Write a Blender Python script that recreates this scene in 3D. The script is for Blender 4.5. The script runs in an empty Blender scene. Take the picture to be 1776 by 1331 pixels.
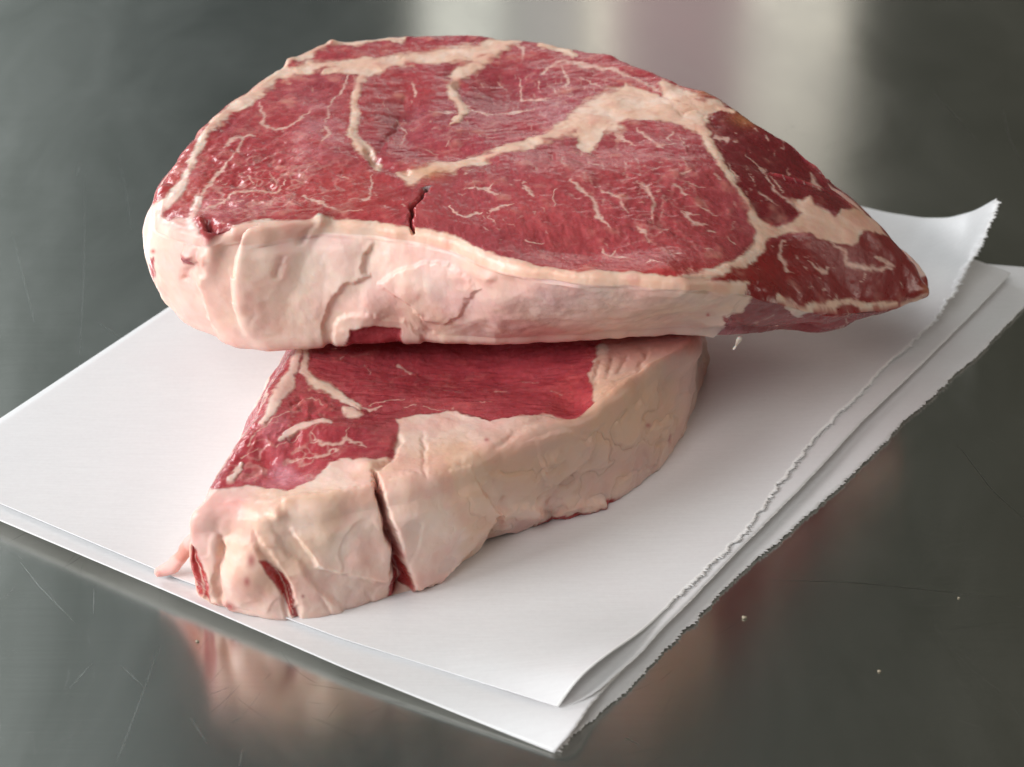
import bpy, math, random
import numpy as np
from mathutils import Vector

# ------------------------------------------------------------------ camera
W, H, F = 1776.0, 1331.0, 2950.0          # photograph size and focal length in its pixels
PITCH = math.radians(32.0)
CAM = np.array([0.0, -0.475, 0.297])
FWD = np.array([0.0, math.cos(PITCH), -math.sin(PITCH)])
UP = np.array([0.0, math.sin(PITCH), math.cos(PITCH)])
RGT = np.array([1.0, 0.0, 0.0])
scene = bpy.context.scene
C = scene.collection
cam = bpy.data.objects.new('camera', bpy.data.cameras.new('camera'))
C.objects.link(cam); scene.camera = cam
cam.location = CAM
cam.rotation_euler = (math.radians(90) - PITCH, 0, 0)
cam.data.sensor_width = 36.0
cam.data.lens = F / W * 36.0
cam.data.clip_start = 0.01
cam.data.clip_end = 50.0
cam.data.dof.use_dof = True
cam.data.dof.focus_distance = 0.49
cam.data.dof.aperture_fstop = 18.0

# ------------------------------------------------------------------ dim room
world = bpy.data.worlds.new('World'); scene.world = world; world.use_nodes = True
nt = world.node_tree; N = nt.nodes; L = nt.links
bg = N['Background']
tc = N.new('ShaderNodeTexCoord'); sep = N.new('ShaderNodeSeparateXYZ')
L.new(tc.outputs['Generated'], sep.inputs[0])
mr = N.new('ShaderNodeMapRange'); mr.inputs['From Min'].default_value = -0.36; mr.inputs['From Max'].default_value = 0.45
L.new(sep.outputs['X'], mr.inputs['Value'])
rp = N.new('ShaderNodeValToRGB')
rp.color_ramp.elements[0].color = (0.74, 0.84, 0.82, 1)
rp.color_ramp.elements[1].color = (0.150, 0.138, 0.098, 1)
e = rp.color_ramp.elements.new(0.24); e.color = (0.195, 0.225, 0.222, 1)
L.new(mr.outputs[0], rp.inputs[0]); L.new(rp.outputs[0], bg.inputs[0])
bg.inputs[1].default_value = 0.44

def lamp(name, loc, target, sx, sy, power, col, spread=180):
    ld = bpy.data.lights.new(name, 'AREA'); ld.shape = 'RECTANGLE'; ld.size = sx; ld.size_y = sy
    ld.energy = power; ld.color = col; ld.spread = math.radians(spread)
    o = bpy.data.objects.new(name, ld); C.objects.link(o); o.location = loc
    o.rotation_euler = (Vector(target) - Vector(loc)).to_track_quat('-Z', 'Y').to_euler()
    return o
lamp('window_light_left', (-2.6, -0.95, 1.30), (0, 0, 0.03), 1.4, 1.5, 100, (1.0, 0.985, 0.985))
lamp('window_light_back', (-1.75, 1.9, 1.35), (0, 0, 0.03), 1.0, 0.9, 34, (0.97, 0.98, 1.0))
lamp('front_fill_lamp', (-0.5, -1.1, 1.4), (0, 0, 0.03), 0.8, 0.8, 9.5, (1.0, 0.97, 0.95))  # added fill from the front, making up for the dim surroundings
lamp('right_fill_lamp', (2.2, 0.2, 1.3), (0, 0, 0.03), 0.9, 0.9, 14, (1.0, 0.88, 0.78))  # weak warm fill added to brighten the right-hand side
# window strips and an added mauve lamp, mirrored as upright bands in the steel
for (px, wid, pw, col, z0, z1) in ((800, 0.15, 0.13, (1.0, 0.98, 0.90), 0.55, 1.2), (1045, 0.03, 0.05, (1.0, 0.93, 0.78), 0.55, 1.2),
                                   (955, 0.12, 0.055, (1.0, 0.92, 0.90), 0.5, 1.2), (1170, 0.28, 0.12, (1.0, 0.68, 0.72), 0.5, 1.25), (1385, 0.20, 0.20, (1.0, 0.93, 0.83), 0.5, 1.22)):  # the mauve lamp stands in for a dim unseen object
    ang = (px - 888) / F
    loc = (math.tan(ang) * 3.0, 2.5, (z0 + z1) / 2)
    lamp('far_band_lamp', loc, (loc[0], 0, loc[2]), wid, z1 - z0, pw, col, 60)

vs = scene.view_settings
vs.view_transform = 'Standard'; vs.look = 'None'; vs.exposure = 0.0; vs.gamma = 1.0
scene.render.engine = 'CYCLES'

# ------------------------------------------------------------------ helpers
def unproj(px, py, z):
    "where the sight line through a photo pixel meets the level z"
    px = np.asarray(px, float); py = np.asarray(py, float); z = np.asarray(z, float)
    d = FWD + ((px - W/2)/F)[..., None]*RGT + ((H/2 - py)/F)[..., None]*UP
    t = (z - CAM[2]) / d[..., 2]
    return CAM + d*t[..., None]
def chart(P):
    q = P - CAM
    dep = q @ FWD
    return np.stack([W/2 + F*(q@RGT)/dep, H/2 - F*(q@UP)/dep], -1)

def _hash(ix, iy, iz, seed):
    h = (ix.astype(np.uint32)*np.uint32(374761393) + iy.astype(np.uint32)*np.uint32(668265263)
         + iz.astype(np.uint32)*np.uint32(2147483647 & 1274126177) + np.uint32(seed*9781 + 7))
    h = (h ^ (h >> np.uint32(13)))*np.uint32(1274126177)
    h = (h ^ (h >> np.uint32(16)))*np.uint32(2246822519)
    h = h ^ (h >> np.uint32(15))
    return (h & np.uint32(0xffffff)).astype(np.float32)/np.float32(0x7fffff) - 1.0
def vnoise(P, seed=0):
    P = P + 1000.0
    i = np.floor(P).astype(np.int64); f = (P - i).astype(np.float32); f = f*f*f*(f*(f*6-15)+10)
    r = 0
    for dx in (0, 1):
        wx = f[:, 0] if dx else 1-f[:, 0]
        for dy in (0, 1):
            wy = f[:, 1] if dy else 1-f[:, 1]
            for dz in (0, 1):
                wz = f[:, 2] if dz else 1-f[:, 2]
                r = r + _hash(i[:, 0]+dx, i[:, 1]+dy, i[:, 2]+dz, seed)*wx*wy*wz
    return r
ROT = np.array([[0.80, 0.60, 0.0], [-0.48, 0.64, 0.60], [0.36, -0.48, 0.80]])
def fbm(P, scale, octv=3, seed=0, gain=0.5):
    "scale = feature size in metres"
    Q = (P/scale) @ ROT; a = 1.0; s = 0; t = 0
    for k in range(octv):
        s = s + a*vnoise(Q, seed+k*17); t += a; a *= gain; Q = (Q*2.03) @ ROT
    return s/t
def sst(a, b, x):
    t = np.clip((x-a)/(b-a), 0, 1); return t*t*(3-2*t)
def gauss1(a, s):
    k = int(3*s)+1; w = np.exp(-0.5*(np.arange(-k, k+1)/s)**2); w /= w.sum()
    return np.convolve(np.concatenate([a[-k:], a, a[:k]]), w, 'valid')

class Field:
    "evaluates strokes and patches drawn on a surface's own chart"
    def __init__(s, uv, mask):
        s.uv = uv; s.n = len(uv); s.mask = mask
        s.idx = np.nonzero(mask)[0]
        s.sub = uv[s.idx]
        o = np.argsort(s.sub[:, 0], kind='stable'); s.idx = s.idx[o]; s.sub = s.sub[o]; s.xs = s.sub[:, 0]
    def _cands(s, x0, x1, y0, y1):
        a = np.searchsorted(s.xs, x0); b = np.searchsorted(s.xs, x1)
        sl = s.sub[a:b]; k = np.nonzero((sl[:, 1] > y0) & (sl[:, 1] < y1))[0]
        return s.idx[a:b][k], sl[k]
    def stroke(s, pts, reach=3.0):
        """normalised distance d/width (inf far away), signed side, for a polyline of (x, y, w)"""
        d = np.full(s.n, 9.0, np.float32); sd = np.zeros(s.n, np.float32)
        pts = [p if len(p) == 3 else (p[0], p[1], 4.0) for p in pts]
        if len(pts) == 1: pts = pts + [(pts[0][0]+.5, pts[0][1], pts[0][2])]
        for (x0, y0, w0), (x1, y1, w1) in zip(pts[:-1], pts[1:]):
            m = max(w0, w1)*reach
            ii, q = s._cands(min(x0, x1)-m, max(x0, x1)+m, min(y0, y1)-m, max(y0, y1)+m)
            if len(ii) == 0: continue
            dx, dy = x1-x0, y1-y0; l2 = dx*dx+dy*dy+1e-9
            t = np.clip(((q[:, 0]-x0)*dx + (q[:, 1]-y0)*dy)/l2, 0, 1)
            ex = q[:, 0]-x0-t*dx; ey = q[:, 1]-y0-t*dy
            dd = np.hypot(ex, ey)/(w0+(w1-w0)*t)
            side = np.sign(dx*ey - dy*ex)
            k = dd < d[ii]
            d[ii[k]] = dd[k]; sd[ii[k]] = side[k]
        return d, sd
    def poly(s, pts, soft=3.0):
        "signed coverage 0..1 of a closed patch with a soft border (px)"
        p = np.array([(a[0], a[1]) for a in pts], float)
        x0, y0 = p.min(0)-soft*2; x1, y1 = p.max(0)+soft*2
        ii, q = s._cands(x0, x1, y0, y1)
        out = np.zeros(s.n, np.float32)
        if len(ii) == 0: return out
        ins = np.zeros(len(ii), bool); dm = np.full(len(ii), 1e9)
        for a, b in zip(p, np.roll(p, -1, 0)):
            c = ((a[1] > q[:, 1]) != (b[1] > q[:, 1]))
            with np.errstate(divide='ignore', invalid='ignore'):
                xi = (b[0]-a[0])*(q[:, 1]-a[1])/(b[1]-a[1]+1e-12)+a[0]
            ins ^= c & (q[:, 0] < xi)
            d = b-a; l2 = d@d+1e-9
            t = np.clip(((q-a)@d)/l2, 0, 1)
            e = q-a-t[:, None]*d
            dm = np.minimum(dm, e[:, 0]**2+e[:, 1]**2)
        sd = np.sqrt(dm)*np.where(ins, 1, -1)
        out[ii] = sst(-soft, soft, sd)
        return out
    def blob(s, x, y, rx, ry=None):
        ry = ry or rx
        d = ((s.uv[:, 0]-x)/rx)**2 + ((s.uv[:, 1]-y)/ry)**2
        return np.where(s.mask, np.exp(-d), 0).astype(np.float32)

def tag(o, label=None, cat=None, group=None, kind=None):
    if label: o['label'] = label
    if cat: o['category'] = cat
    if group: o['group'] = group
    if kind: o['kind'] = kind
    return o
def empty(name, loc):
    o = bpy.data.objects.new(name, None); C.objects.link(o); o.location = loc; o.empty_display_size = 0.02; return o

def np_mesh(name, V, Fq, mat, parent=None, normals=None, attrs=None, smooth=True):
    "a mesh object from numpy arrays; Fq is (n,4) quads or a list of faces"
    me = bpy.data.meshes.new(name)
    if isinstance(Fq, np.ndarray):
        n = len(Fq); k = Fq.shape[1]
        me.vertices.add(len(V)); me.vertices.foreach_set('co', np.ascontiguousarray(V, np.float32).ravel())
        me.loops.add(n*k); me.loops.foreach_set('vertex_index', np.ascontiguousarray(Fq, np.int32).ravel())
        me.polygons.add(n); me.polygons.foreach_set('loop_start', np.arange(0, n*k, k, dtype=np.int32))
        me.update(calc_edges=True)
    else:
        me.from_pydata([tuple(v) for v in V], [], [tuple(f) for f in Fq]); me.update()
    me.polygons.foreach_set('use_smooth', np.full(len(me.polygons), smooth))
    for k, a in (attrs or {}).items():
        if a.ndim == 2:
            at = me.attributes.new(k, 'FLOAT_COLOR', 'POINT')
            at.data.foreach_set('color', np.ascontiguousarray(np.concatenate([a, np.ones((len(a), 1))], 1), np.float32).ravel())
        else:
            at = me.attributes.new(k, 'FLOAT', 'POINT'); at.data.foreach_set('value', np.ascontiguousarray(a, np.float32))
    if normals is not None:
        me.normals_split_custom_set_from_vertices(np.ascontiguousarray(normals, np.float32))
    me.materials.append(mat)
    o = bpy.data.objects.new(name, me); C.objects.link(o)
    if parent:
        o.parent = parent; o.matrix_parent_inverse.identity()
        if parent.location.length: o.location = -parent.location
    return o

def vnormals(V, Q):
    n = np.cross(V[Q[:, 2]]-V[Q[:, 0]], V[Q[:, 3]]-V[Q[:, 1]])
    out = np.zeros_like(V)
    for k in range(4):
        for c in range(3):
            out[:, c] += np.bincount(Q[:, k], n[:, c], minlength=len(V))
    return out/(np.linalg.norm(out, axis=1, keepdims=True)+1e-12)

# ------------------------------------------------------------------ materials
def mk(name):
    m = bpy.data.materials.new(name); m.use_nodes = True
    return m, m.node_tree.nodes, m.node_tree.links, m.node_tree.nodes['Principled BSDF']

def meat_material():
    m, N, L, b = mk('raw_beef')
    col = N.new('ShaderNodeAttribute'); col.attribute_name = 'tone'
    ro = N.new('ShaderNodeAttribute'); ro.attribute_name = 'wet'
    fa = N.new('ShaderNodeAttribute'); fa.attribute_name = 'fat'
    tc = N.new('ShaderNodeTexCoord')
    n1 = N.new('ShaderNodeTexNoise'); n1.inputs['Scale'].default_value = 900; n1.inputs['Detail'].default_value = 3
    mp = N.new('ShaderNodeMapping'); mp.inputs['Scale'].default_value = (1.0, 0.45, 1.0); mp.inputs['Rotation'].default_value = (0, 0, 0.5)
    L.new(tc.outputs['Object'], mp.inputs[0]); L.new(mp.outputs[0], n1.inputs['Vector'])
    n2 = N.new('ShaderNodeTexNoise'); n2.inputs['Scale'].default_value = 320; n2.inputs['Detail'].default_value = 4
    L.new(tc.outputs['Object'], n2.inputs['Vector'])
    mul = N.new('ShaderNodeMapRange'); mul.inputs['From Min'].default_value = 0.3; mul.inputs['From Max'].default_value = 0.7
    mul.inputs['To Min'].default_value = 0.90; mul.inputs['To Max'].default_value = 1.12
    L.new(n1.outputs['Fac'], mul.inputs['Value'])
    # the fat is calmer than the lean
    mx = N.new('ShaderNodeMix'); mx.data_type = 'FLOAT'; L.new(fa.outputs['Fac'], mx.inputs[0]); L.new(mul.outputs[0], mx.inputs[2]); mx.inputs[3].default_value = 1.0
    vm = N.new('ShaderNodeVectorMath'); vm.operation = 'SCALE'; L.new(col.outputs['Color'], vm.inputs[0]); L.new(mx.outputs[0], vm.inputs['Scale'])
    L.new(vm.outputs[0], b.inputs['Base Color'])
    rr = N.new('ShaderNodeMath'); rr.operation = 'MULTIPLY_ADD'; L.new(n2.outputs['Fac'], rr.inputs[0]); rr.inputs[1].default_value = 0.22; L.new(ro.outputs['Fac'], rr.inputs[2])
    L.new(rr.outputs[0], b.inputs['Roughness'])
    b.inputs['Subsurface Weight'].default_value = 0.5
    b.inputs['Subsurface Radius'].default_value = (1.0, 0.35, 0.22)
    b.inputs['Subsurface Scale'].default_value = 0.003
    b.inputs['Specular IOR Level'].default_value = 0.45
    hs = N.new('ShaderNodeMath'); hs.operation = 'MULTIPLY_ADD'; L.new(n2.outputs['Fac'], hs.inputs[0]); hs.inputs[1].default_value = 1.3; L.new(n1.outputs['Fac'], hs.inputs[2])
    bs = N.new('ShaderNodeMapRange'); L.new(fa.outputs['Fac'], bs.inputs['Value']); bs.inputs['To Min'].default_value = 0.22; bs.inputs['To Max'].default_value = 0.10
    bp = N.new('ShaderNodeBump'); bp.inputs['Distance'].default_value = 0.0005
    L.new(bs.outputs[0], bp.inputs['Strength']); L.new(hs.outputs[0], bp.inputs['Height']); L.new(bp.outputs[0], b.inputs['Normal'])
    return m
MEAT = meat_material()

def steel_material():
    m, N, L, b = mk('brushed_steel')
    tc = N.new('ShaderNodeTexCoord')
    b.inputs['Metallic'].default_value = 1.0
    n0 = N.new('ShaderNodeTexNoise'); n0.inputs['Scale'].default_value = 12; n0.inputs['Detail'].default_value = 7; n0.inputs['Roughness'].default_value = .62; n0.inputs['Distortion'].default_value = .6
    m0 = N.new('ShaderNodeMapping'); m0.inputs['Scale'].default_value = (1.6, .7, 1); m0.inputs['Rotation'].default_value = (0, 0, .35); L.new(tc.outputs['Object'], m0.inputs[0]); L.new(m0.outputs[0], n0.inputs['Vector'])
    mp = N.new('ShaderNodeMapping'); mp.inputs['Scale'].default_value = (14, 900, 1)
    L.new(tc.outputs['Object'], mp.inputs[0])
    n1 = N.new('ShaderNodeTexNoise'); n1.inputs['Scale'].default_value = 1.5; n1.inputs['Detail'].default_value = 3; L.new(mp.outputs[0], n1.inputs['Vector'])
    cr = N.new('ShaderNodeValToRGB'); cr.color_ramp.elements[0].position = 0.2; cr.color_ramp.elements[1].position = 0.8
    cr.color_ramp.elements[0].color = (0.50, 0.50, 0.465, 1); cr.color_ramp.elements[1].color = (0.72, 0.72, 0.69, 1)
    L.new(n0.outputs['Fac'], cr.inputs[0]); L.new(cr.outputs[0], b.inputs['Base Color'])
    r = N.new('ShaderNodeMapRange'); r.inputs['To Min'].default_value = 0.17; r.inputs['To Max'].default_value = 0.29
    r.inputs['From Min'].default_value = 0.15; r.inputs['From Max'].default_value = 0.85
    L.new(n0.outputs['Fac'], r.inputs['Value']); L.new(r.outputs[0], b.inputs['Roughness'])
    b.inputs['Anisotropic'].default_value = 0.65
    tg = N.new('ShaderNodeCombineXYZ'); tg.inputs[0].default_value = 0.0; tg.inputs[1].default_value = 1.0
    L.new(tg.outputs[0], b.inputs['Tangent'])
    bp = N.new('ShaderNodeBump'); bp.inputs['Distance'].default_value = 0.0002; bp.inputs['Strength'].default_value = 0.015
    mm = N.new('ShaderNodeMapRange'); mm.inputs['To Min'].default_value = .93; mm.inputs['To Max'].default_value = 1.07; L.new(n1.outputs['Fac'], mm.inputs['Value'])
    vm = N.new('ShaderNodeVectorMath'); vm.operation = 'SCALE'; L.new(cr.outputs[0], vm.inputs[0]); L.new(mm.outputs[0], vm.inputs['Scale'])
    L.new(vm.outputs[0], b.inputs['Base Color'])
    return m
STEEL = steel_material()
def plain(name, col, rough=0.5, metal=0.0):
    m, N, L, b = mk(name)
    tc = N.new('ShaderNodeTexCoord'); n = N.new('ShaderNodeTexNoise'); n.inputs['Scale'].default_value = 400
    L.new(tc.outputs['Object'], n.inputs['Vector'])
    mx = N.new('ShaderNodeMix'); mx.data_type = 'RGBA'; L.new(n.outputs['Fac'], mx.inputs[0])
    mx.inputs[6].default_value = (*[c*0.85 for c in col], 1); mx.inputs[7].default_value = (*[min(1, c*1.12) for c in col], 1)
    L.new(mx.outputs[2], b.inputs['Base Color'])
    b.inputs['Roughness'].default_value = rough; b.inputs['Metallic'].default_value = metal
    return m
def paper_material():
    m, N, L, b = mk('butcher_paper')
    tc = N.new('ShaderNodeTexCoord')
    n = N.new('ShaderNodeTexNoise'); n.inputs['Scale'].default_value = 700; n.inputs['Detail'].default_value = 4
    L.new(tc.outputs['Object'], n.inputs['Vector'])
    mp = N.new('ShaderNodeMapping'); mp.inputs['Scale'].default_value = (60, 900, 60); mp.inputs['Rotation'].default_value = (0, 0, 0.6); L.new(tc.outputs['Object'], mp.inputs[0])
    n2 = N.new('ShaderNodeTexNoise'); n2.inputs['Scale'].default_value = 1.6; L.new(mp.outputs[0], n2.inputs['Vector'])
    ad = N.new('ShaderNodeMath'); ad.operation = 'ADD'; L.new(n.outputs['Fac'], ad.inputs[0]); L.new(n2.outputs['Fac'], ad.inputs[1])
    mr = N.new('ShaderNodeMapRange'); mr.inputs['From Min'].default_value = .6; mr.inputs['From Max'].default_value = 1.4; L.new(ad.outputs[0], mr.inputs['Value'])
    mx = N.new('ShaderNodeMix'); mx.data_type = 'RGBA'; L.new(mr.outputs[0], mx.inputs[0])
    mx.inputs[6].default_value = (0.715, 0.72, 0.735, 1); mx.inputs[7].default_value = (0.765, 0.775, 0.79, 1)
    n3 = N.new('ShaderNodeTexNoise'); n3.inputs['Scale'].default_value = 16; n3.inputs['Detail'].default_value = 2; L.new(tc.outputs['Object'], n3.inputs['Vector'])
    st = N.new('ShaderNodeTexNoise'); st.inputs['Scale'].default_value = 11; st.inputs['Detail'].default_value = 4; L.new(tc.outputs['Object'], st.inputs['Vector'])
    sr = N.new('ShaderNodeMapRange'); sr.inputs['From Min'].default_value = .48; sr.inputs['From Max'].default_value = .72; sr.inputs['To Max'].default_value = .5; L.new(st.outputs['Fac'], sr.inputs['Value'])
    mx3 = N.new('ShaderNodeMix'); mx3.data_type = 'RGBA'; L.new(sr.outputs[0], mx3.inputs[0]); L.new(mx.outputs[2], mx3.inputs[6]); mx3.inputs[7].default_value = (0.70, 0.645, 0.665, 1)
    L.new(mx3.outputs[2], b.inputs['Base Color'])
    b.inputs['Roughness'].default_value = 0.30; b.inputs['Specular IOR Level'].default_value = 0.55
    b.inputs['Transmission Weight'].default_value = 0.0
    bp = N.new('ShaderNodeBump'); bp.inputs['Distance'].default_value = 0.0002; bp.inputs['Strength'].default_value = 0.15
    L.new(ad.outputs[0], bp.inputs['Height'])
    b2 = N.new('ShaderNodeBump'); b2.inputs['Distance'].default_value = 0.004; b2.inputs['Strength'].default_value = 0.05
    L.new(n3.outputs['Fac'], b2.inputs['Height']); L.new(bp.outputs[0], b2.inputs['Normal']); L.new(b2.outputs[0], b.inputs['Normal'])
    return m
PAPER = paper_material()
TORN = plain('torn_paper_fibre', (0.86, 0.86, 0.86), 0.9)

# ------------------------------------------------------------------ steel table top
def build_table():
    x0, x1, y0, y1, t = -1.3, 1.3, -0.6, 2.0, 0.03
    V = [(x0, y0, 0), (x1, y0, 0), (x1, y1, 0), (x0, y1, 0), (x0, y0, -t), (x1, y0, -t), (x1, y1, -t), (x0, y1, -t)]
    Fc = [(0, 1, 2, 3), (4, 7, 6, 5), (0, 4, 5, 1), (1, 5, 6, 2), (2, 6, 7, 3), (3, 7, 4, 0)]
    o = np_mesh('table_top', V, Fc, STEEL, smooth=False)
    tag(o, kind='structure')
    return o
TABLE = build_table()
SCR = plain('scratched_steel', (0.58, 0.60, 0.58), 0.28, 1.0)
SCD = plain('worn_steel', (0.22, 0.22, 0.20), 0.5, 1.0)
def scratch(pts, w, mat):
    P = unproj([p[0] for p in pts], [p[1] for p in pts], 0.00006)
    n = 14
    t = np.linspace(0, len(pts)-1, n); P = np.stack([np.interp(t, range(len(pts)), P[:, k]) for k in range(3)], 1)
    d = np.gradient(P, axis=0); nrm = np.stack([-d[:, 1], d[:, 0], 0*d[:, 0]], 1); nrm /= np.linalg.norm(nrm, axis=1, keepdims=True)
    ww = w*np.sin(np.linspace(0.12, math.pi-0.12, n))[:, None]
    V = np.concatenate([P-nrm*ww/2, P+nrm*ww/2]); Q = np.array([(i, i+1, n+i+1, n+i) for i in range(n-1)])
    np_mesh('scratch', V, Q, mat, parent=TABLE, smooth=False)
for pts, w, m in (([(275, 1124), (247, 1205), (215, 1290), (200, 1325)], 0.00022, SCR), ([(35, 975), (70, 1020), (130, 1080)], 0.0002, SCR),
                  ([(210, 1155), (250, 1192)], 0.0002, SCR), ([(163, 1020), (162, 1065)], 0.0002, SCR), ([(160, 1150), (120, 1195)], 0.00022, SCR),
                  ([(148, 300), (146, 470), (137, 640)], 0.00022, SCR), ([(205, 265), (222, 350), (228, 400)], 0.00022, SCR),
                  ([(138, 285), (134, 305)], 0.0004, SCR), ([(170, 560), (215, 590)], 0.0003, SCR), ([(330, 1245), (360, 1290)], 0.0002, SCR),
                  ([(1300, 1005), (1480, 1010), (1776, 1040)], 0.00012, SCD), ([(1660, 770), (1720, 850), (1776, 900)], 0.0003, SCD),
                  ([(1740, 190), (1750, 240), (1776, 290)], 0.0005, SCD), ([(1620, 160), (1690, 240)], 0.0003, SCD), ([(1085, 1280), (1108, 1292)], 0.0004, SCR),
                  ([(420, 1300), (415, 1331)], 0.0003, SCR), ([(20, 400), (60, 560)], 0.0002, SCR)):
    scratch(pts, w, m)

def fine_scratches():
    "hundreds of hairline scratches nobody could count, one joined part"
    rng = np.random.default_rng(4); V = []; Q = []
    for k in range(650):
        px, py = rng.uniform(-20, 1790), rng.uniform(-10, 1340)
        p = unproj(px, py, 0.00004); a = rng.normal(1.45, .5) if rng.random() < .6 else rng.uniform(0, 3.14)
        ln = rng.uniform(.003, .022)*rng.uniform(.3, 1.3); w = rng.uniform(.00003, .00008); bend = rng.normal(0, .12)
        t = np.linspace(-.5, .5, 7); x = p[0]+np.cos(a+bend*t)*ln*t; y = p[1]+np.sin(a+bend*t)*ln*t
        ww = w*(1-(2*t)**2*.9); nx, ny = -math.sin(a), math.cos(a); b = len(V)
        V += [(x[i]-nx*ww[i], y[i]-ny*ww[i], .00004) for i in range(7)] + [(x[i]+nx*ww[i], y[i]+ny*ww[i], .00004) for i in range(7)]
        Q += [(b+i, b+i+1, b+8+i, b+7+i) for i in range(6)]
    o = np_mesh('fine_scratches', np.array(V), np.array(Q), SCF, TABLE, smooth=False); o['kind'] = 'stuff'
SCF = plain('hairline_steel', (0.56, 0.56, 0.54), 0.26, 1.0)
fine_scratches()

# ------------------------------------------------------------------ folded butcher paper
def resample(pts, n, jit=0.0, rng=None):
    p = np.array(pts, float); s = np.r_[0, np.cumsum(np.hypot(*np.diff(p[:, :2], axis=0).T))]
    t = np.linspace(0, s[-1], n)
    return np.stack([np.interp(t, s, p[:, k]) for k in range(p.shape[1])], 1)
def leaf(front, right, back, left, nu, nv, sheet_t, seed, torn=0.0011, sag=None, smooth_to=-1):
    """Coons patch through four real-world border curves (x,y,z). right border is torn."""
    rng = np.random.default_rng(seed)
    def w3(px): a = np.array(px, float); return unproj(a[:, 0], a[:, 1], a[:, 2])
    f, r, b, l = [w3(c) for c in (front, right, back, left)]
    f = resample(f, nu); b = resample(b, nu); r = resample(r, nv); l = resample(l, nv)
    for c in (f, b, l):      # ease the corners of the traced curves
        for k in range(3):
            c[3:-3, k] = np.convolve(c[:, k], np.ones(7)/7, 'valid')
    hw = nv//28
    for k in range(3):
        q = np.concatenate([2*r[0, k]-r[hw:0:-1, k], r[:, k], 2*r[-1, k]-r[-2:-hw-2:-1, k]])
        r[:, k] = np.convolve(q, np.hanning(2*hw+3)[1:-1]/np.hanning(2*hw+3).sum(), 'valid')
    f[-1] = r[0]; f[0] = l[0]; b[0] = l[-1]; b[-1] = r[-1]
    u = np.linspace(0, 1, nu)[:, None, None]**1.0; v = np.linspace(0, 1, nv)[None, :, None]
    P = (1-v)*f[:, None] + v*b[:, None] + (1-u)*l[None] + u*r[None] - ((1-u)*(1-v)*f[0]+u*(1-v)*f[-1]+(1-u)*v*b[0]+u*v*b[-1])
    # the sheet lies flat inside and only lifts towards its right and back borders
    zb0 = np.median(l[:, 2]); U = u[:, :, 0]; Vv = v[:, :, 0]
    P[..., 2] = (zb0 + (r[None, :, 2]-zb0)*U**9 + (b[:, None, 2]-zb0)*Vv**9 + (f[:, None, 2]-zb0)*(1-Vv)**12
                 - (r[-1, 2]-zb0)*U**9*Vv**9 - (r[0, 2]-zb0)*U**9*(1-Vv)**12)
    # torn fringe: push each border vertex out or in along the sheet, teeth with a slow swing
    uu = u[:, 0, 0]; fade = np.clip((uu-0.985)/0.015, 0, 1)**2
    ph = np.cumsum(rng.uniform(.12, .34, nv)); am = np.interp(np.arange(nv), np.arange(0, nv+30, 30), rng.uniform(.15, .6, len(np.arange(0, nv+30, 30)))); teeth = am*(ph % 1.0)*rng.uniform(.5, 1.2, nv) + 0.25*(rng.random(nv)-.5) + np.convolve(rng.standard_normal(nv+10), np.ones(11)/11, 'valid')*0.3
    out = (r - np.roll(r, 1, 0)); out[0] = out[1]
    nrm = np.stack([out[:, 1], -out[:, 0], np.zeros(nv)], 1); nrm /= np.linalg.norm(nrm, axis=1, keepdims=True)+1e-9
    teeth = teeth*np.clip((np.arange(nv)/nv-smooth_to)/.04+.02, 0, 1); teeth[:3] = 0; teeth[-3:] = 0
    P = P + fade[:, None, None]*(teeth[:, None]*nrm*torn)[None]
    if sag is not None: P[..., 2] += sag(P.reshape(-1, 3)).reshape(nu, nv)
    P = P.reshape(-1, 3)
    idx = np.arange(nu*nv).reshape(nu, nv)
    Q = np.stack([idx[:-1, :-1], idx[1:, :-1], idx[1:, 1:], idx[:-1, 1:]], -1).reshape(-1, 4)
    nn = vnormals(P, Q)
    B = P - np.array([0, 0, sheet_t])
    n0 = len(P)
    per = np.r_[idx[:, 0], idx[-1, 1:], idx[-2::-1, -1], idx[0, -2:0:-1]]
    pn = np.roll(per, -1)
    Qs = np.stack([per, per+n0, pn+n0, pn], -1)
    return np.concatenate([P, B]), np.concatenate([Q, Q[:, ::-1]+n0, Qs])

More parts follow.
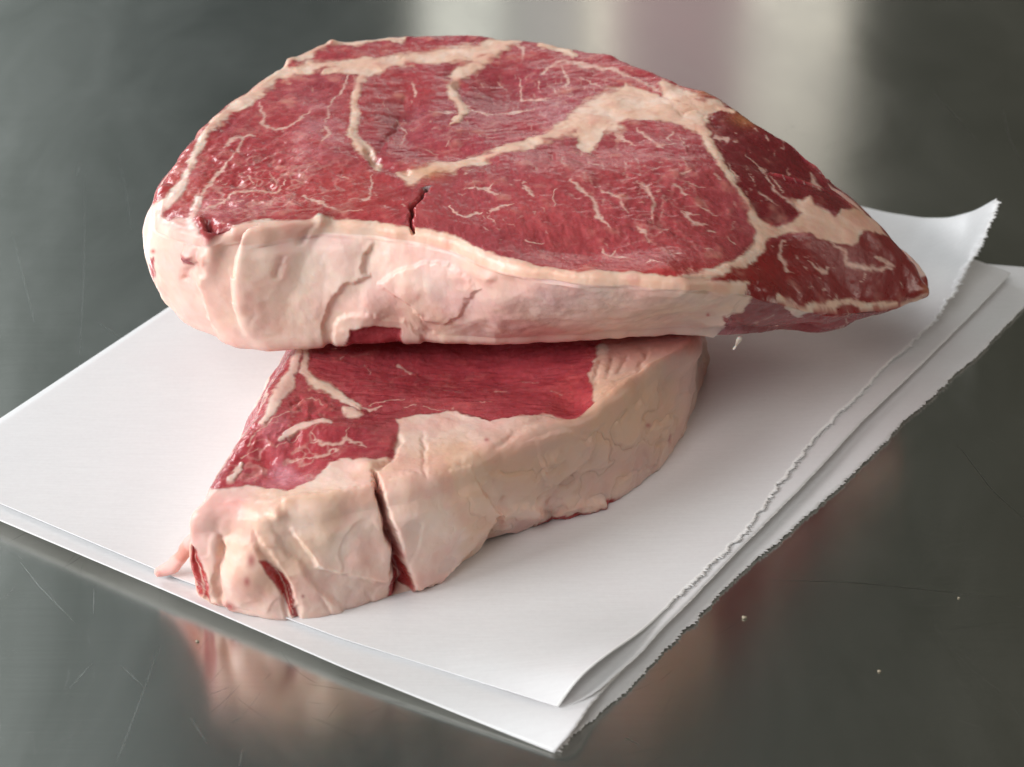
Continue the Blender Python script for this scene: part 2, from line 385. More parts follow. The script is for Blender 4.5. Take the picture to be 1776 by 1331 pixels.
def paper():
    def n_sag(amp, s, seed):
        return lambda P: amp*fbm(P*np.array([1, 1, 0]), s, 2, seed)
    # lower folded sheet: two leaves meeting in the fold at the front
    left0, back0 = (-135, 850), (715, 262)
    t = 0.00022
    low = empty('folded_paper', (0, 0, 0))
    tag(low, 'bottom folded sheet of white butcher paper lying directly on the steel', 'paper')
    front = [(-150, 838, .0030), (0, 903, .0032), (300, 1030, .0034), (600, 1160, .0026), (962, 1306, .0006)]
    right = [(962, 1306, .0006), (1000, 1268, .0007), (1015, 1258, .0007), (1105, 1178, .0008), (1147, 1132, .0008), (1222, 1055, .001), (1279, 996, .001), (1316, 963, .001), (1392, 900, .001), (1505, 795, .001),
             (1560, 735, .001), (1600, 702, .001), (1640, 662, .001), (1700, 612, .001), (1776, 530, .001), (1850, 470, .001)]
    V, Q = leaf(front, right, [(715, 262, .0006), (1200, 400, .001), (1500, 440, .001), (1850, 470, .001)], [(-150, 838, .0006), (280, 545, .0006), (715, 262, .0006)], 200, 900, t, 3, torn=0.0018)
    lo = np_mesh('paper_leaf', V, Q, PAPER, low)
    right = [(962, 1304, .0012), (985, 1280, .004), (1005, 1250, .0055), (1030, 1214, .0045), (1090, 1150, .0022), (1130, 1105, .002), (1165, 1070, .002), (1250, 975, .002), (1360, 870, .002), (1460, 764, .002),
             (1560, 655, .002), (1640, 570, .002), (1705, 484, .002)]
    V, Q = leaf([(a, b, c+.0007) for a, b, c in front[:-1]]+[(962, 1304, .0012)], right, [(715, 262, .0012), (1200, 385, .002), (1500, 420, .002), (1640, 465, .002), (1705, 484, .002)],
                [(-150, 838, .0012), (280, 545, .0012), (715, 262, .0012)], 260, 420, t, 5, torn=0.0005)
    np_mesh('paper_leaf', V, Q, PAPER, low)
    top = empty('folded_paper', (0, 0, 0))
    tag(top, 'top folded sheet of white butcher paper, its far right corner curling up', 'paper')
    frontb = [(-130, 812, .0044), (0, 873, .0046), (300, 1000, .0048), (600, 1110, .0042), (760, 1160, .0034), (969, 1227, .0040)]
    right = [(969, 1227, .0045), (1000, 1222, .0045), (1030, 1205, .005), (1060, 1176, .0055), (1110, 1135, .005), (1150, 1088, .0045), (1200, 1040, .004), (1290, 945, .004), (1400, 835, .004), (1500, 725, .004), (1600, 630, .004), (1690, 540, .0045), (1753, 474, .005)]
    V, Q = leaf([(a, b, c-.0006) for a, b, c in frontb], right, [(715, 258, .002), (1200, 370, .0035), (1500, 400, .004), (1620, 432, .005), (1690, 450, .005), (1753, 474, .005)],
                [(-130, 812, .0020), (280, 543, .0020), (715, 258, .0020)], 260, 420, t, 7, torn=0.0005)
    np_mesh('paper_leaf', V, Q, PAPER, top)
    right = [(969, 1226, .005), (985, 1198, .008), (1018, 1163, .0092), (1060, 1131, .0085), (1110, 1098, .0062), (1142, 1070, .0048), (1185, 1022, .0044), (1240, 972, .0044), (1290, 922, .0044), (1318, 890, .0044), (1345, 846, .0044),
             (1385, 795, .0044), (1410, 762, .0044), (1450, 718, .0044), (1490, 685, .0044), (1515, 655, .0046), (1548, 622, .0048), (1590, 586, .008), (1620, 556, .010), (1655, 505, .013), (1680, 455, .016),
             (1700, 430, .020), (1722, 375, .028), (1729, 344, .033)]
    V, Q = leaf([(a, b, c) for a, b, c in frontb[:-1]]+[(969, 1226, .005)], right, [(715, 254, .003), (1200, 320, .005), (1480, 355, .007), (1540, 369, .009), (1600, 378, .012), (1645, 378, .017), (1690, 366, .024), (1729, 344, .033)],
                [(-130, 812, .0026), (280, 541, .0026), (715, 254, .0026)], 260, 1300, t, 11, torn=0.0030, smooth_to=.16)
    o = np_mesh('paper_leaf', V, Q, PAPER, top); o.data.materials.append(TORN)
    k = (260-1)*(1300-1); mi = np.zeros(len(o.data.polygons), np.int32); rows = np.arange(k)//(1300-1)
    mi[:k] = rows >= 260-2; mi[k:2*k] = mi[:k]; mi[2*k:] = 1; mi[2*k:2*k+1300] = 0
    o.data.polygons.foreach_set('material_index', mi)
    return top
paper()

# ------------------------------------------------------------------ steaks
def loop_polar(pts, c, n, smooth):
    "pts: (x,y,z) world rows -> radius, z at n angles"
    th = np.arctan2(pts[:, 1]-c[1], pts[:, 0]-c[0]); r = np.hypot(pts[:, 0]-c[0], pts[:, 1]-c[1])
    o = np.argsort(th); th = th[o]; r = r[o]; z = pts[o, 2]
    T = np.linspace(-math.pi, math.pi, 4096, endpoint=False)
    X = np.interp(T, th, r*np.cos(th), period=2*math.pi); Y = np.interp(T, th, r*np.sin(th), period=2*math.pi)
    R = np.hypot(X, Y); R = gauss1(R, smooth); Z = gauss1(np.interp(T, th, z, period=2*math.pi), smooth*2)
    return T, R, Z

def base_solid(top, bot, c, NG=520, NW=92, rt=0.004, rb=0.004, bulge=0.003, zc=0.08, smooth=9, rise=2.0):
    T, RT, ZT = loop_polar(top, c, 0, smooth); _, RB, ZB = loop_polar(bot, c, 0, smooth)
    f = lambda A, th: np.interp(th, T, A, period=2*math.pi)
    g = np.linspace(-1, 1, NG); gx, gy = np.meshgrid(g, g, indexing='ij')
    r = np.maximum(abs(gx), abs(gy)); 
    with np.errstate(divide='ignore', invalid='ignore'):
        phi = np.where(abs(gx) >= abs(gy), math.pi/4*gy/np.where(gx == 0, 1, gx), math.pi/2 - math.pi/4*gx/np.where(gy == 0, 1, gy))
    rr = np.where(abs(gx) >= abs(gy), gx, gy)
    dx, dy = rr*np.cos(phi), rr*np.sin(phi)
    th = np.arctan2(dy, dx)
    Rt = f(RT, th); zt = f(ZT, th)
    kk = np.clip((f(ZT, th)-f(ZB, th)-.001)/.012, .12, 1); rt0 = rt; rt = rt0*kk
    X = c[0]+r*Rt*np.cos(th); Y = c[1]+r*Rt*np.sin(th)
    d = (1-r)*Rt
    q = np.clip(1-d/rt, 0, 1)
    Z = zc+(zt-zc)*r**rise - rt*(1-np.sqrt(1-q*q+1e-9))
    Vt = np.stack([X, Y, Z], -1).reshape(-1, 3)
    idx = np.arange(NG*NG).reshape(NG, NG)
    Qt = np.stack([idx[:-1, :-1], idx[1:, :-1], idx[1:, 1:], idx[:-1, 1:]], -1).reshape(-1, 4)
    per = np.r_[idx[:, 0], idx[-1, 1:], idx[-2::-1, -1], idx[0, -2:0:-1]]
    tp = th.reshape(-1)[per]; M = len(per)
    rt_, zt_, rb_, zb_ = f(RT, tp), f(ZT, tp), f(RB, tp), f(ZB, tp)
    rows = []; kp = kk.reshape(-1)[per]; rt = rt0*kp; rb = rb*kp
    for k in range(1, NW+1):
        t = k/NW
        z = (zt_-rt)*(1-t) + (zb_+rb)*t
        R = rt_*(1-t)+rb_*t + bulge*kp*math.sin(math.pi*t)
        rows.append(np.stack([c[0]+R*np.cos(tp), c[1]+R*np.sin(tp), z], -1))
    for k in range(1, 7):
        a = k/6*math.pi/2
        R = rb_-rb*(1-math.cos(a)); z = zb_+rb-rb*math.sin(a)
        rows.append(np.stack([c[0]+R*np.cos(tp), c[1]+R*np.sin(tp), z], -1))
    zb0 = zb_.mean()
    for s in (0.8, 0.5, 0.2, 0.02):
        rows.append(np.stack([c[0]+rb_*s*np.cos(tp), c[1]+rb_*s*np.sin(tp), zb_*s+zb0*(1-s)], -1))
    V = np.concatenate([Vt]+rows)
    Qs = []
    prev = per
    for k in range(len(rows)):
        cur = NG*NG + k*M + np.arange(M)
        Qs.append(np.stack([prev, cur, np.roll(cur, -1), np.roll(prev, -1)], -1)); prev = cur
    last = prev
    Q = np.concatenate([Qt]+Qs)
    ntop = NG*NG
    depth = np.concatenate([np.zeros(ntop), np.repeat(np.arange(1, len(rows)+1), M)])   # 0 on the face, row number down the wall
    rad = np.concatenate([r.reshape(-1), np.full(len(rows)*M, 1.0)])
    # make sure normals look outwards
    nn = vnormals(V, Q)
    if nn[ntop//2+NG//2, 2] < 0: Q = Q[:, ::-1]; nn = -nn
    return V, Q, nn, depth, rad

def mixc(A, B, t):
    return A*(1-t)[:, None] + np.asarray(B, float)*t[:, None]

def split_parts(root, V, Q, NRM, lab, names, attrs):
    fl = np.sort(lab[Q], axis=1)[:, 1]
    for k, (nm, label) in names.items():
        q = Q[fl == k]
        if len(q) == 0: continue
        u, inv = np.unique(q, return_inverse=True)
        inv = inv.reshape(q.shape)
        o = np_mesh(nm, V[u], inv, MEAT, root, normals=NRM[u], attrs={a: x[u] for a, x in attrs.items()})
        if label: o['label'] = label

FAT = np.array([0.82, 0.595, 0.51]); FATP = np.array([0.80, 0.45, 0.41]); FATY = np.array([0.70, 0.45, 0.31]); FATW = np.array([0.84, 0.69, 0.60]); LILAC = np.array([0.56, 0.38, 0.38])
LEAN = np.array([0.365, 0.054, 0.066]); LEAND = np.array([0.19, 0.022, 0.020]); LEANB = np.array([0.50, 0.045, 0.035]); SILVER = np.array([0.50, 0.22, 0.26])

def zline(pts, z): return [(a, b, z) for a, b in pts]
def world_pts(pp):
    a = np.array(pp, float); return unproj(a[:, 0], a[:, 1], a[:, 2])

# ------------------------------------------------------------------ upper steak
def upper_steak():
    top = [(259, 375, .077), (262, 335, .079), (280, 305, .080), (305, 265, .081), (345, 217, .082), (380, 182, .082), (445, 140, .082), (495, 101, .082), (570, 70, .082), (640, 65, .082),
           (700, 60, .082), (780, 56, .082), (850, 61, .082), (920, 68, .082), (1000, 79, .082), (1060, 92, .082), (1100, 110, .082), (1170, 135, .082), (1235, 157, .082), (1262, 176, .080), (1310, 210, .077),
           (1380, 255, .071), (1430, 300, .065), (1450, 330, .062), (1500, 375, .055), (1545, 410, .048), (1580, 450, .042), (1600, 485, .037), (1609, 509, .034),
           (1560, 524, .038), (1500, 531, .043), (1420, 527, .053), (1350, 510, .063), (1290, 492, .071), (1195, 485, .079), (1100, 476, .080), (1000, 474, .080), (930, 464, .080), (870, 451, .080), (820, 431, .080), (780, 415, .080),
           (740, 405, .080), (650, 390, .080), (552, 384, .080), (460, 392, .080), (385, 410, .080), (340, 405, .079), (300, 395, .078), (270, 385, .077)]
    bot = [(266, 470, .052), (270, 505, .048), (285, 535, .045), (310, 560, .043), (345, 578, .042), (400, 600, .042), (440, 605, .042), (560, 603, .042), (700, 600, .042), (860, 606, .042), (1000, 600, .042), (1100, 592, .042),
           (1180, 589, .042), (1250, 588, .041), (1330, 583, .037), (1380, 574, .033), (1440, 578, .030), (1480, 563, .029), (1500, 546, .029), (1550, 534, .029), (1605, 518, .0295),
           (1592, 482, .031), (1530, 430, .036), (1430, 345, .042), (1300, 255, .045), (1170, 190, .043), (1000, 140, .043), (780, 115, .043), (600, 125, .043), (430, 205, .043), (330, 290, .043), (285, 370, .044), (268, 420, .048)]
    tp, bt = world_pts(top), world_pts(bot)
    c = unproj(870, 300, .08)
    V, Q, nn, depth, rad = base_solid(tp, bt, c, NG=560, NW=96, rt=.0032, rb=.004, bulge=.003, zc=.0815, smooth=6, rise=3.6)
    uv = chart(V); face = (nn*(CAM-V)).sum(1) > 0.02*np.linalg.norm(CAM-V, axis=1)
    onface = depth < 3
    # organic wobble of everything drawn on the surface
    wob = np.stack([fbm(V, .006, 3, 5), fbm(V, .006, 3, 6)], 1)
    fine = np.stack([fbm(V, .0016, 2, 7), fbm(V, .0016, 2, 8)], 1)
    FL = Field(uv + wob*6 + fine*2.5, face)
    FF = Field(uv + wob*5 + fine*3.4, face)
    F0 = Field(uv, face)
    n = len(V)
    n_lo = fbm(V, .02, 3, 20); n_mid = fbm(V, .006, 3, 21); n_hi = fbm(V, .0018, 3, 22)

    # ---- structural fat on the cut face
    wall_fat = sst(0.2, 1.6, depth + n_mid*1.0)
    fat = wall_fat.copy()
    thick = [
      [(692, 298, 4), (712, 308, 15), (745, 296, 13), (790, 289, 9), (850, 271, 9), (900, 256, 9), (945, 240, 10), (985, 222, 15), (1020, 205, 22), (1060, 190, 30), (1090, 172, 22)],
      [(1209, 200, 15), (1225, 240, 8), (1247, 285, 6), (1272, 320, 5), (1295, 350, 6), (1310, 378, 8), (1325, 400, 12), (1318, 430, 9), (1290, 455, 9), (1240, 474, 9), (1190, 484, 10)],
      [(634, 122, 9), (620, 153, 8), (615, 181, 7), (615, 209, 7), (610, 237, 8), (622, 254, 8), (642, 272, 10), (655, 286, 6)],
      [(560, 128, 5), (600, 118, 8), (640, 118, 12), (700, 103, 11), (760, 96, 13), (820, 92, 14), (860, 78, 10), (900, 68, 5)],
      [(875, 78, 9), (840, 100, 10), (800, 122, 10), (782, 145, 9), (786, 165, 8), (803, 185, 8), (800, 205, 6), (782, 216, 4)],
      [(500, 128, 14), (540, 116, 11), (590, 112, 7), (640, 110, 9)],
      [(488, 108, 9), (530, 92, 5), (572, 72, 8), (620, 70, 6), (700, 63, 5)],
      [(495, 112, 10), (455, 148, 15), (430, 168, 11), (400, 190, 9), (370, 215, 7), (345, 243, 5), (338, 262, 7), (330, 290, 7), (318, 312, 8), (305, 335, 9), (290, 352, 7), (268, 365, 9)],
      [(938, 75, 6), (975, 81, 8), (995, 95, 4)],
      [(1150, 150, 9), (1190, 172, 13), (1215, 186, 14), (1245, 184, 6), (1275, 193, 4)],
      [(345, 345, 7), (340, 362, 8), (330, 380, 9)],
      [(1350, 517, 5), (1385, 540, 7), (1420, 530, 7), (1480, 522, 7), (1495, 531, 6), (1550, 531, 4), (1600, 522, 3)],
    ]
    polys = [
      [(1005, 218), (1040, 180), (1085, 146), (1100, 150), (1150, 168), (1210, 190), (1222, 203), (1218, 240), (1180, 218), (1150, 211), (1090, 208), (1062, 214), (1045, 235), (1022, 262), (1008, 258), (998, 240)],
      [(1308, 372), (1345, 392), (1372, 386), (1390, 368), (1372, 345), (1392, 350), (1403, 340), (1412, 356), (1450, 378), (1462, 362), (1485, 362), (1520, 386), (1545, 412), (1500, 398), (1478, 428), (1440, 418), (1400, 404), (1360, 404), (1330, 416), (1316, 432)],
      [(255, 360), (300, 376), (330, 376), (345, 402), (358, 414), (385, 407), (402, 393), (440, 385), (540, 383), (552, 377), (650, 385), (740, 399), (780, 408), (820, 425), (870, 444), (930, 457), (1000, 470), (1060, 469), (1100, 472), (1195, 483), (1300, 490), (1290, 520), (700, 520), (300, 500), (250, 420)],
    ]
    dome = np.zeros(n, np.float32); streak = fbm(V*np.array([.5, 1.6, 1]), .003, 3, 24)
    for p in thick:
        d, _ = FL.stroke(p); fat = np.maximum(fat, sst(1.45, 0.6, d + n_hi*.2 + n_mid*.8 + streak*.25))
        dome = np.maximum(dome, np.exp(-d*d*1.1))
    for p in polys: fat = np.maximum(fat, FL.poly(p, 2.5))
    bw = ((nn[:, 1] > .05) & (depth >= 1)).astype(float)
    fat = fat*(1-bw*np.maximum(sst(900, 1100, uv[:, 0]), sst(-.05, .1, n_lo)))
    # ---- lean showing on the side wall
    lean_w = FL.poly([(1300, 488), (1620, 480), (1620, 560), (1440, 600), (1300, 596), (1228, 592), (1262, 560), (1252, 548), (1290, 540), (1308, 515), (1302, 500)], 2.5)
    strip, _ = FL.stroke(thick[-1]); lean_w *= 1 - sst(1.3, .8, strip)
    lean_w = np.maximum(lean_w, FL.poly([(598, 596), (608, 572), (650, 562), (694, 570), (700, 590), (702, 612), (600, 612)], 3))
    lean_w = np.maximum(lean_w, FL.poly([(314, 443), (338, 446), (335, 462), (318, 458)], 3))
    lean_w = np.maximum(lean_w, FL.poly([(258, 490), (268, 470), (275, 520), (290, 545), (270, 540)], 3))
    dd, _ = FL.stroke([(262, 452, 4), (264, 485, 6), (272, 520, 7), (290, 548, 4)]); lean_w = np.maximum(lean_w, sst(1.4, .6, dd))
    dd, _ = FL.stroke([(352, 400, 4), (362, 408, 6), (372, 410, 5)]); lean_w = np.maximum(lean_w, sst(1.4, .6, dd))
    fat = np.where(depth >= 1, fat*(1-lean_w), fat)
    face_fat = fat.copy()

    # ---- fine seams and marbling, colour only
    mar = np.zeros(n, np.float32)
    thin = [
      [(450, 180, 4), (458, 200, 4), (455, 215, 4), (475, 225, 3.5), (500, 222, 3), (510, 214, 3), (540, 193, 2)],
      [(603, 125, 3), (600, 153, 3), (575, 181, 2.4), (562, 215, 2)], [(388, 256, 4), (409, 238, 5), (443, 235, 3.5)],
      [(423, 237, 4), (412, 262, 3), (392, 285, 3), (367, 313, 3.5), (347, 339, 6)], [(350, 366, 4), (386, 350, 3), (398, 336, 3), (437, 327, 4), (482, 330, 3), (494, 310, 2.4)],
      [(525, 339, 4), (550, 353, 3), (592, 367, 3), (629, 367, 2)], [(603, 344, 1.6), (640, 345, 2.2), (646, 322, 2), (643, 302, 1.5)],
      [(716, 142, 6), (719, 162, 5)], [(895, 74, 5), (908, 84, 4), (905, 98, 3)], [(940, 126, 3), (968, 106, 5), (996, 108, 5), (1021, 115, 6), (1060, 120, 5), (1088, 132, 5), (1150, 160, 4)],
      [(973, 115, 4), (984, 136, 4), (985, 161, 3)], [(903, 127, 2), (903, 164, 2), (922, 170, 2), (953, 171, 1.6)], [(934, 135, 2.6), (934, 150, 2.6)], [(959, 155, 2.5), (973, 169, 2.5)],
      [(806, 180, 3), (825, 188, 2.5), (846, 193, 2), (880, 192, 2), (931, 187, 2.6)], [(1007, 133, 2.5), (1046, 153, 1.6)], [(745, 190, 2), (770, 194, 2), (793, 196, 3)], [(774, 250, 2.6), (780, 244, 2)],
      [(917, 288, 2.5), (930, 298, 3)], [(975, 279, 2.2), (976, 298, 3.8)], [(1017, 282, 2.5), (1038, 291, 2)], [(1011, 305, 3), (1014, 315, 3)],
      [(803, 329, 2), (824, 327, 3), (849, 331, 4), (869, 339, 2)], [(855, 322, 2), (849, 331, 3)], [(822, 322, 2), (824, 327, 2)], [(906, 325, 4), (916, 334, 3), (925, 343, 4.5)],
      [(779, 358, 2), (796, 370, 3), (810, 377, 4), (835, 371, 2.5)], [(849, 368, 4), (866, 360, 3), (891, 354, 1.5)],
      [(987, 317, 3), (1001, 330, 4), (1030, 347, 4), (1038, 367, 4), (1060, 388, 2.5)], [(1044, 334, 3), (1069, 343, 4), (1089, 367, 1.5)], [(1106, 316, 2), (1122, 325, 4), (1131, 353, 4), (1135, 384, 1.5)],
      [(1065, 225, 6), (1072, 236, 4), (1103, 252, 1.5)], [(1103, 223, 3), (1122, 237, 3.5), (1135, 250, 3), (1152, 262, 4)], [(1156, 243, 3), (1170, 234, 5)], [(1176, 238, 2), (1193, 262, 2)],
      [(1168, 254, 2), (1142, 257, 5)], [(1176, 307, 3), (1184, 309, 3), (1198, 300, 3)], [(1168, 325, 4), (1187, 344, 4)], [(1184, 367, 2), (1200, 370, 3)], [(1108, 386, 5), (1122, 398, 3), (1128, 410, 4)],
      [(962, 333, 2.6), (961, 358, 3.5)], [(809, 306, 3)], [(1184, 279, 3), (1188, 300, 2.4)], [(1234, 308, 3), (1252, 318, 3)], [(1187, 322, 1.5), (1223, 333, 1.5)], [(1201, 355, 3.6), (1241, 373, 2)],
      [(1183, 369, 3), (1203, 386, 4.5), (1223, 388, 3.5)], [(1203, 386, 3), (1192, 372, 3), (1213, 370, 1.5)], [(1226, 399, 4), (1240, 402, 4)], [(1263, 411, 3), (1277, 423, 1.6)], [(1164, 436, 2), (1180, 433, 3.4)], [(1223, 429, 2.4), (1236, 434, 2.4)],
      [(914, 408, 1.6), (925, 412, 1.5), (940, 413, 1.8)], [(1044, 413, 2.6), (1059, 428, 3.2), (1070, 415, 3)], [(1059, 428, 2.5), (1078, 430, 3), (1104, 437, 2)], [(978, 430, 2), (986, 440, 2)], [(1120, 450, 1.6), (1130, 444, 2), (1150, 457, 1.5)],
      [(1010, 262, 5), (1006, 272, 2)], [(1275, 385, 2), (1268, 400, 1.3)], [(1085, 288, 1.6), (1082, 310, 1.3)], [(1100, 272, 1.3), (1108, 295, 1.3)], [(1146, 345, 1.4), (1150, 380, 1.2)], [(1048, 276, 1.3), (1042, 300, 1.3)],
      [(1145, 396, 1.6), (1158, 389, 1.4)], [(1195, 345, 1.5), (1180, 338, 1.5)],
      # darker muscle on the right
      [(1240, 240, 8), (1262, 247, 7)], [(1260, 284, 2), (1277, 310, 3)], [(1292, 268, 1.8), (1315, 286, 2), (1330, 300, 2), (1342, 322, 2.5), (1358, 340, 3.5), (1378, 352, 6)],
      [(1318, 334, 4), (1335, 345, 3.4), (1352, 357, 2)], [(1325, 290, 1.6), (1350, 312, 2), (1358, 330, 3)], [(1300, 300, 1.4), (1312, 322, 1.5)], [(1308, 222, 3), (1314, 226, 3)], [(1327, 236, 4), (1332, 242, 3)], [(1236, 207, 2.4)], [(1274, 230, 2.4)], [(1290, 213, 2)], [(1356, 243, 2.5), (1358, 255, 2)],
      [(1408, 298, 6), (1416, 316, 6), (1425, 328, 5)],
      # lower right muscle
      [(1360, 415, 4), (1352, 440, 4), (1362, 452, 4), (1366, 470, 5)], [(1382, 446, 4)], [(1400, 455, 3), (1420, 467, 6), (1432, 470, 6), (1438, 462, 3)], [(1442, 420, 4), (1465, 440, 5), (1470, 458, 6), (1490, 466, 6), (1520, 470, 6), (1545, 465, 5)], [(1515, 448, 5), (1535, 456, 5), (1550, 462, 3)],
      [(1432, 505, 3)], [(1498, 476, 4), (1492, 488, 2)], [(1562, 487, 2), (1568, 497, 2)], [(1480, 540, 2), (1450, 572, 2)],
      [(1388, 530, 5), (1370, 520, 7), (1355, 524, 5)], [(1340, 545, 4), (1310, 556, 3)],
      [(560, 250, 3), (575, 235, 4), (560, 222, 2)], [(470, 300, 2), (480, 320, 2.2)], [(428, 300, 2), (440, 318, 2)], [(540, 290, 2), (520, 310, 2.4)], [(372, 345, 2.4), (420, 350, 2)], [(585, 305, 1.6), (605, 308, 1.8)],
      [(830, 235, 1.5), (860, 240, 1.4)], [(690, 200, 1.4), (705, 225, 1.4), (690, 250, 1.2)], [(735, 255, 1.5), (760, 262, 1.3)], [(865, 128, 1.5), (880, 145, 1.4)], [(655, 165, 1.5), (672, 190, 1.5)],
    ]
    for p in thin:
        p = [(a, b, w*(.45 if (i in (0, len(p)-1) and len(p) > 1) else .82)) for i, (a, b, w) in enumerate(p)]
        d, _ = FF.stroke(p, 2.5); mar = np.maximum(mar, sst(1.5, 0.05, d + n_hi*.5 + n_mid*.5))
    rg = np.random.default_rng(12)
    for cx, cy, sx, sy, cnt, ang in ((1130, 330, 95, 70, 70, 1.0), (900, 370, 90, 40, 26, .4), (960, 160, 120, 40, 34, 1.2), (780, 220, 90, 50, 24, .3), (560, 250, 70, 70, 26, 1.9), (400, 320, 70, 50, 40, 2.2), (560, 350, 90, 20, 24, .2), (1310, 290, 50, 60, 26, .9), (1420, 465, 90, 40, 22, .5)):
        for k in range(cnt):
            x, y = cx+rg.normal()*sx*.7, cy+rg.normal()*sy*.7; a = ang+rg.normal()*.45; ln = rg.uniform(3, 13); w = rg.uniform(.7, 1.5); b = a+rg.normal()*.5
            q = [(x, y, w*.5), (x+math.cos(a)*ln*.5, y+math.sin(a)*ln*.4, w), (x+math.cos(a)*ln*.5+math.cos(b)*ln*.5, y+math.sin(a)*ln*.4+math.sin(b)*ln*.4, w*.3)]
            d, _ = FF.stroke(q, 2.5); mar = np.maximum(mar, sst(1.5, .3, d)*rg.uniform(.3, .75))
    # network of feathery marbling in the left muscle
    rid = 1-np.abs(fbm(V, .008, 3, 31))*5.5; rid2 = 1-np.abs(fbm(V, .0045, 2, 33))*7
    zone = F0.blob(410, 320, 120, 60) + .8*F0.blob(500, 340, 130, 40) + .4*F0.blob(560, 260, 70, 60) + .25*F0.blob(470, 200, 80, 60)
    zone = np.clip(zone, 0, 1)
    net = sst(.35, 1, rid)*zone*.38 + sst(.4, 1, rid2)*zone*.34*(1+n_mid)
    zone2 = F0.blob(1000, 150, 150, 50)*.6 + F0.blob(760, 230, 160, 40)*.35 + F0.blob(1150, 350, 150, 110)*.35
    net = np.maximum(net, (sst(.6, .98, rid)*.7+sst(.7, 1, rid2)*.4)*np.clip(zone2, 0, 1))
    mar = np.maximum(mar, np.clip(net, 0, .8))
    mar = mar*(1-fat)

    # ---- muscles (parts)
    eye = F0.poly([(740, 300), (900, 255), (1000, 240), (1060, 190), (1220, 200), (1300, 350), (1325, 400), (1300, 460), (1200, 490), (1000, 485), (800, 430), (700, 400), (715, 330)], 1) > .5
    dark = F0.poly([(1200, 195), (1250, 150), (1330, 200), (1440, 290), (1530, 400), (1400, 370), (1320, 400), (1290, 340)], 1) > .5
    tipm = F0.poly([(1300, 420), (1330, 405), (1480, 420), (1500, 380), (1640, 400), (1640, 640), (1200, 640), (1240, 480)], 1) > .5
    back = F0.poly([(610, 170), (620, 120), (760, 100), (880, 40), (1260, 60), (1290, 190), (1090, 160), (1010, 215), (700, 305), (655, 290), (610, 240)], 1) > .5
    lab = np.full(n, 1)
    lab[back] = 2; lab[eye] = 3; lab[dark] = 4; lab[tipm] = 5
    isfat = fat > .5
    lab[isfat & (depth < 2)] = 6
    wallf = isfat & (depth >= 2)
    lab[wallf] = 7
    capc = (depth < 2) & isfat & (F0.poly([(255, 380), (345, 400), (560, 372), (760, 392), (880, 442), (1000, 465), (1200, 480), (1300, 480), (1300, 640), (255, 640)], 1) > .5)
    lab[capc] = 7

    # ---- colour
    base = np.tile(LEAN, (n, 1))
    base = mixc(base, LEAN*np.array([.80, .68, .74]), sst(-.1, .45, n_lo))
    base = mixc(base, LEAN*np.array([1.18, 1.45, 1.35]), sst(.05, .45, n_mid)*.8)
    bl = fbm(V, .03, 2, 28); base = mixc(base, np.array([.30, .05, .075]), sst(.0, .4, bl)*.4); base = mixc(base, np.array([.41, .05, .052]), sst(.0, .4, -bl)*.35)
    bun = np.zeros(n)
    for msk, ang, sd_ in ((eye, 1.75, 61), (back, .35, 62), (dark, 2.4, 63), (tipm, 2.8, 64), (~(eye | back | dark | tipm), .75, 60)):
        ca, sa = math.cos(ang), math.sin(ang); P2 = np.stack([(V[:, 0]*ca+V[:, 1]*sa)*.22, -V[:, 0]*sa+V[:, 1]*ca, V[:, 2]], 1)[msk]
        bun[msk] = fbm(P2, .0028, 3, sd_) + .6*fbm(P2, .0009, 2, sd_+9)
    base = mixc(base, base*np.array([.70, .55, .6]), sst(.05, .6, bun)*.5); base = mixc(base, base*np.array([1.22, 1.55, 1.45]), sst(.05, .6, -bun)*.55)
    fs = fbm(V*np.array([1.0, .3, 1]) @ np.array([[.9, .4, 0], [-.4, .9, 0], [0, 0, 1.0]]), .0018, 3, 27)
    base = mixc(base, LEAN*np.array([1.2, 1.7, 1.6]), sst(.1, .5, fs)*.35)
    base = mixc(base, LEAN*np.array([.72, .6, .6]), sst(.1, .5, -fs)*.35)
    base = mixc(base, np.array([.42, .095, .10]), eye*.30)
    dk = F0.poly([(1215, 205), (1262, 176), (1330, 215), (1400, 262), (1440, 330), (1480, 372), (1400, 370), (1320, 400), (1260, 310)], 12)
    base = mixc(base, np.array([.17, .017, .021]), dk*.88)
    dk2 = F0.poly([(1310, 420), (1500, 395), (1620, 420), (1640, 560), (1300, 600), (1240, 480)], 10)
    base = mixc(base, np.array([.21, .013, .013]), dk2*.92)
    base = mixc(base, np.array([.42, .035, .03]), F0.blob(1120, 470, 180, 22)*.7 + F0.blob(720, 85, 120, 14)*.4)
    base = mixc(base, np.array([.47, .06, .045]), F0.blob(320, 300, 45, 70)*.7 + F0.blob(560, 330, 220, 70)*.35)
    for x, y, rx, ry, k in ((820, 300, 60, 14, .45), (770, 350, 50, 60, .30), (860, 150, 40, 40, .5), (705, 200, 30, 45, .35), (1060, 240, 40, 22, .3)):  # shade of the hollows painted into the lean colour
        base = mixc(base, np.array([.24, .04, .045]), F0.blob(x, y, rx, ry)*k)
    # pale connective film and its glossy sheen, both painted over the cut fibres
    film = F0.blob(555, 235, 45, 70)*.55 + F0.blob(400, 355, 75, 22)*.5 + F0.blob(335, 300, 30, 40)*.35 + F0.blob(970, 195, 45, 25)*.45
    base = mixc(base, np.array([.62, .30, .33]), np.clip(film*(.55+1.3*n_mid), 0, .75))
    base = mixc(base, np.array([.42, .20, .22]), F0.blob(1230, 578, 50, 12)*.6)
    base = mixc(base, np.array([.36, .035, .045]), F0.blob(1420, 560, 110, 18)*.8)
    # fat colours
    fc = np.tile(FAT, (n, 1))
    fc = mixc(fc, FATP, sst(0, .5, n_lo)*.45)
    fc = mixc(fc, FATW, sst(.05, .45, -n_lo)*.5)
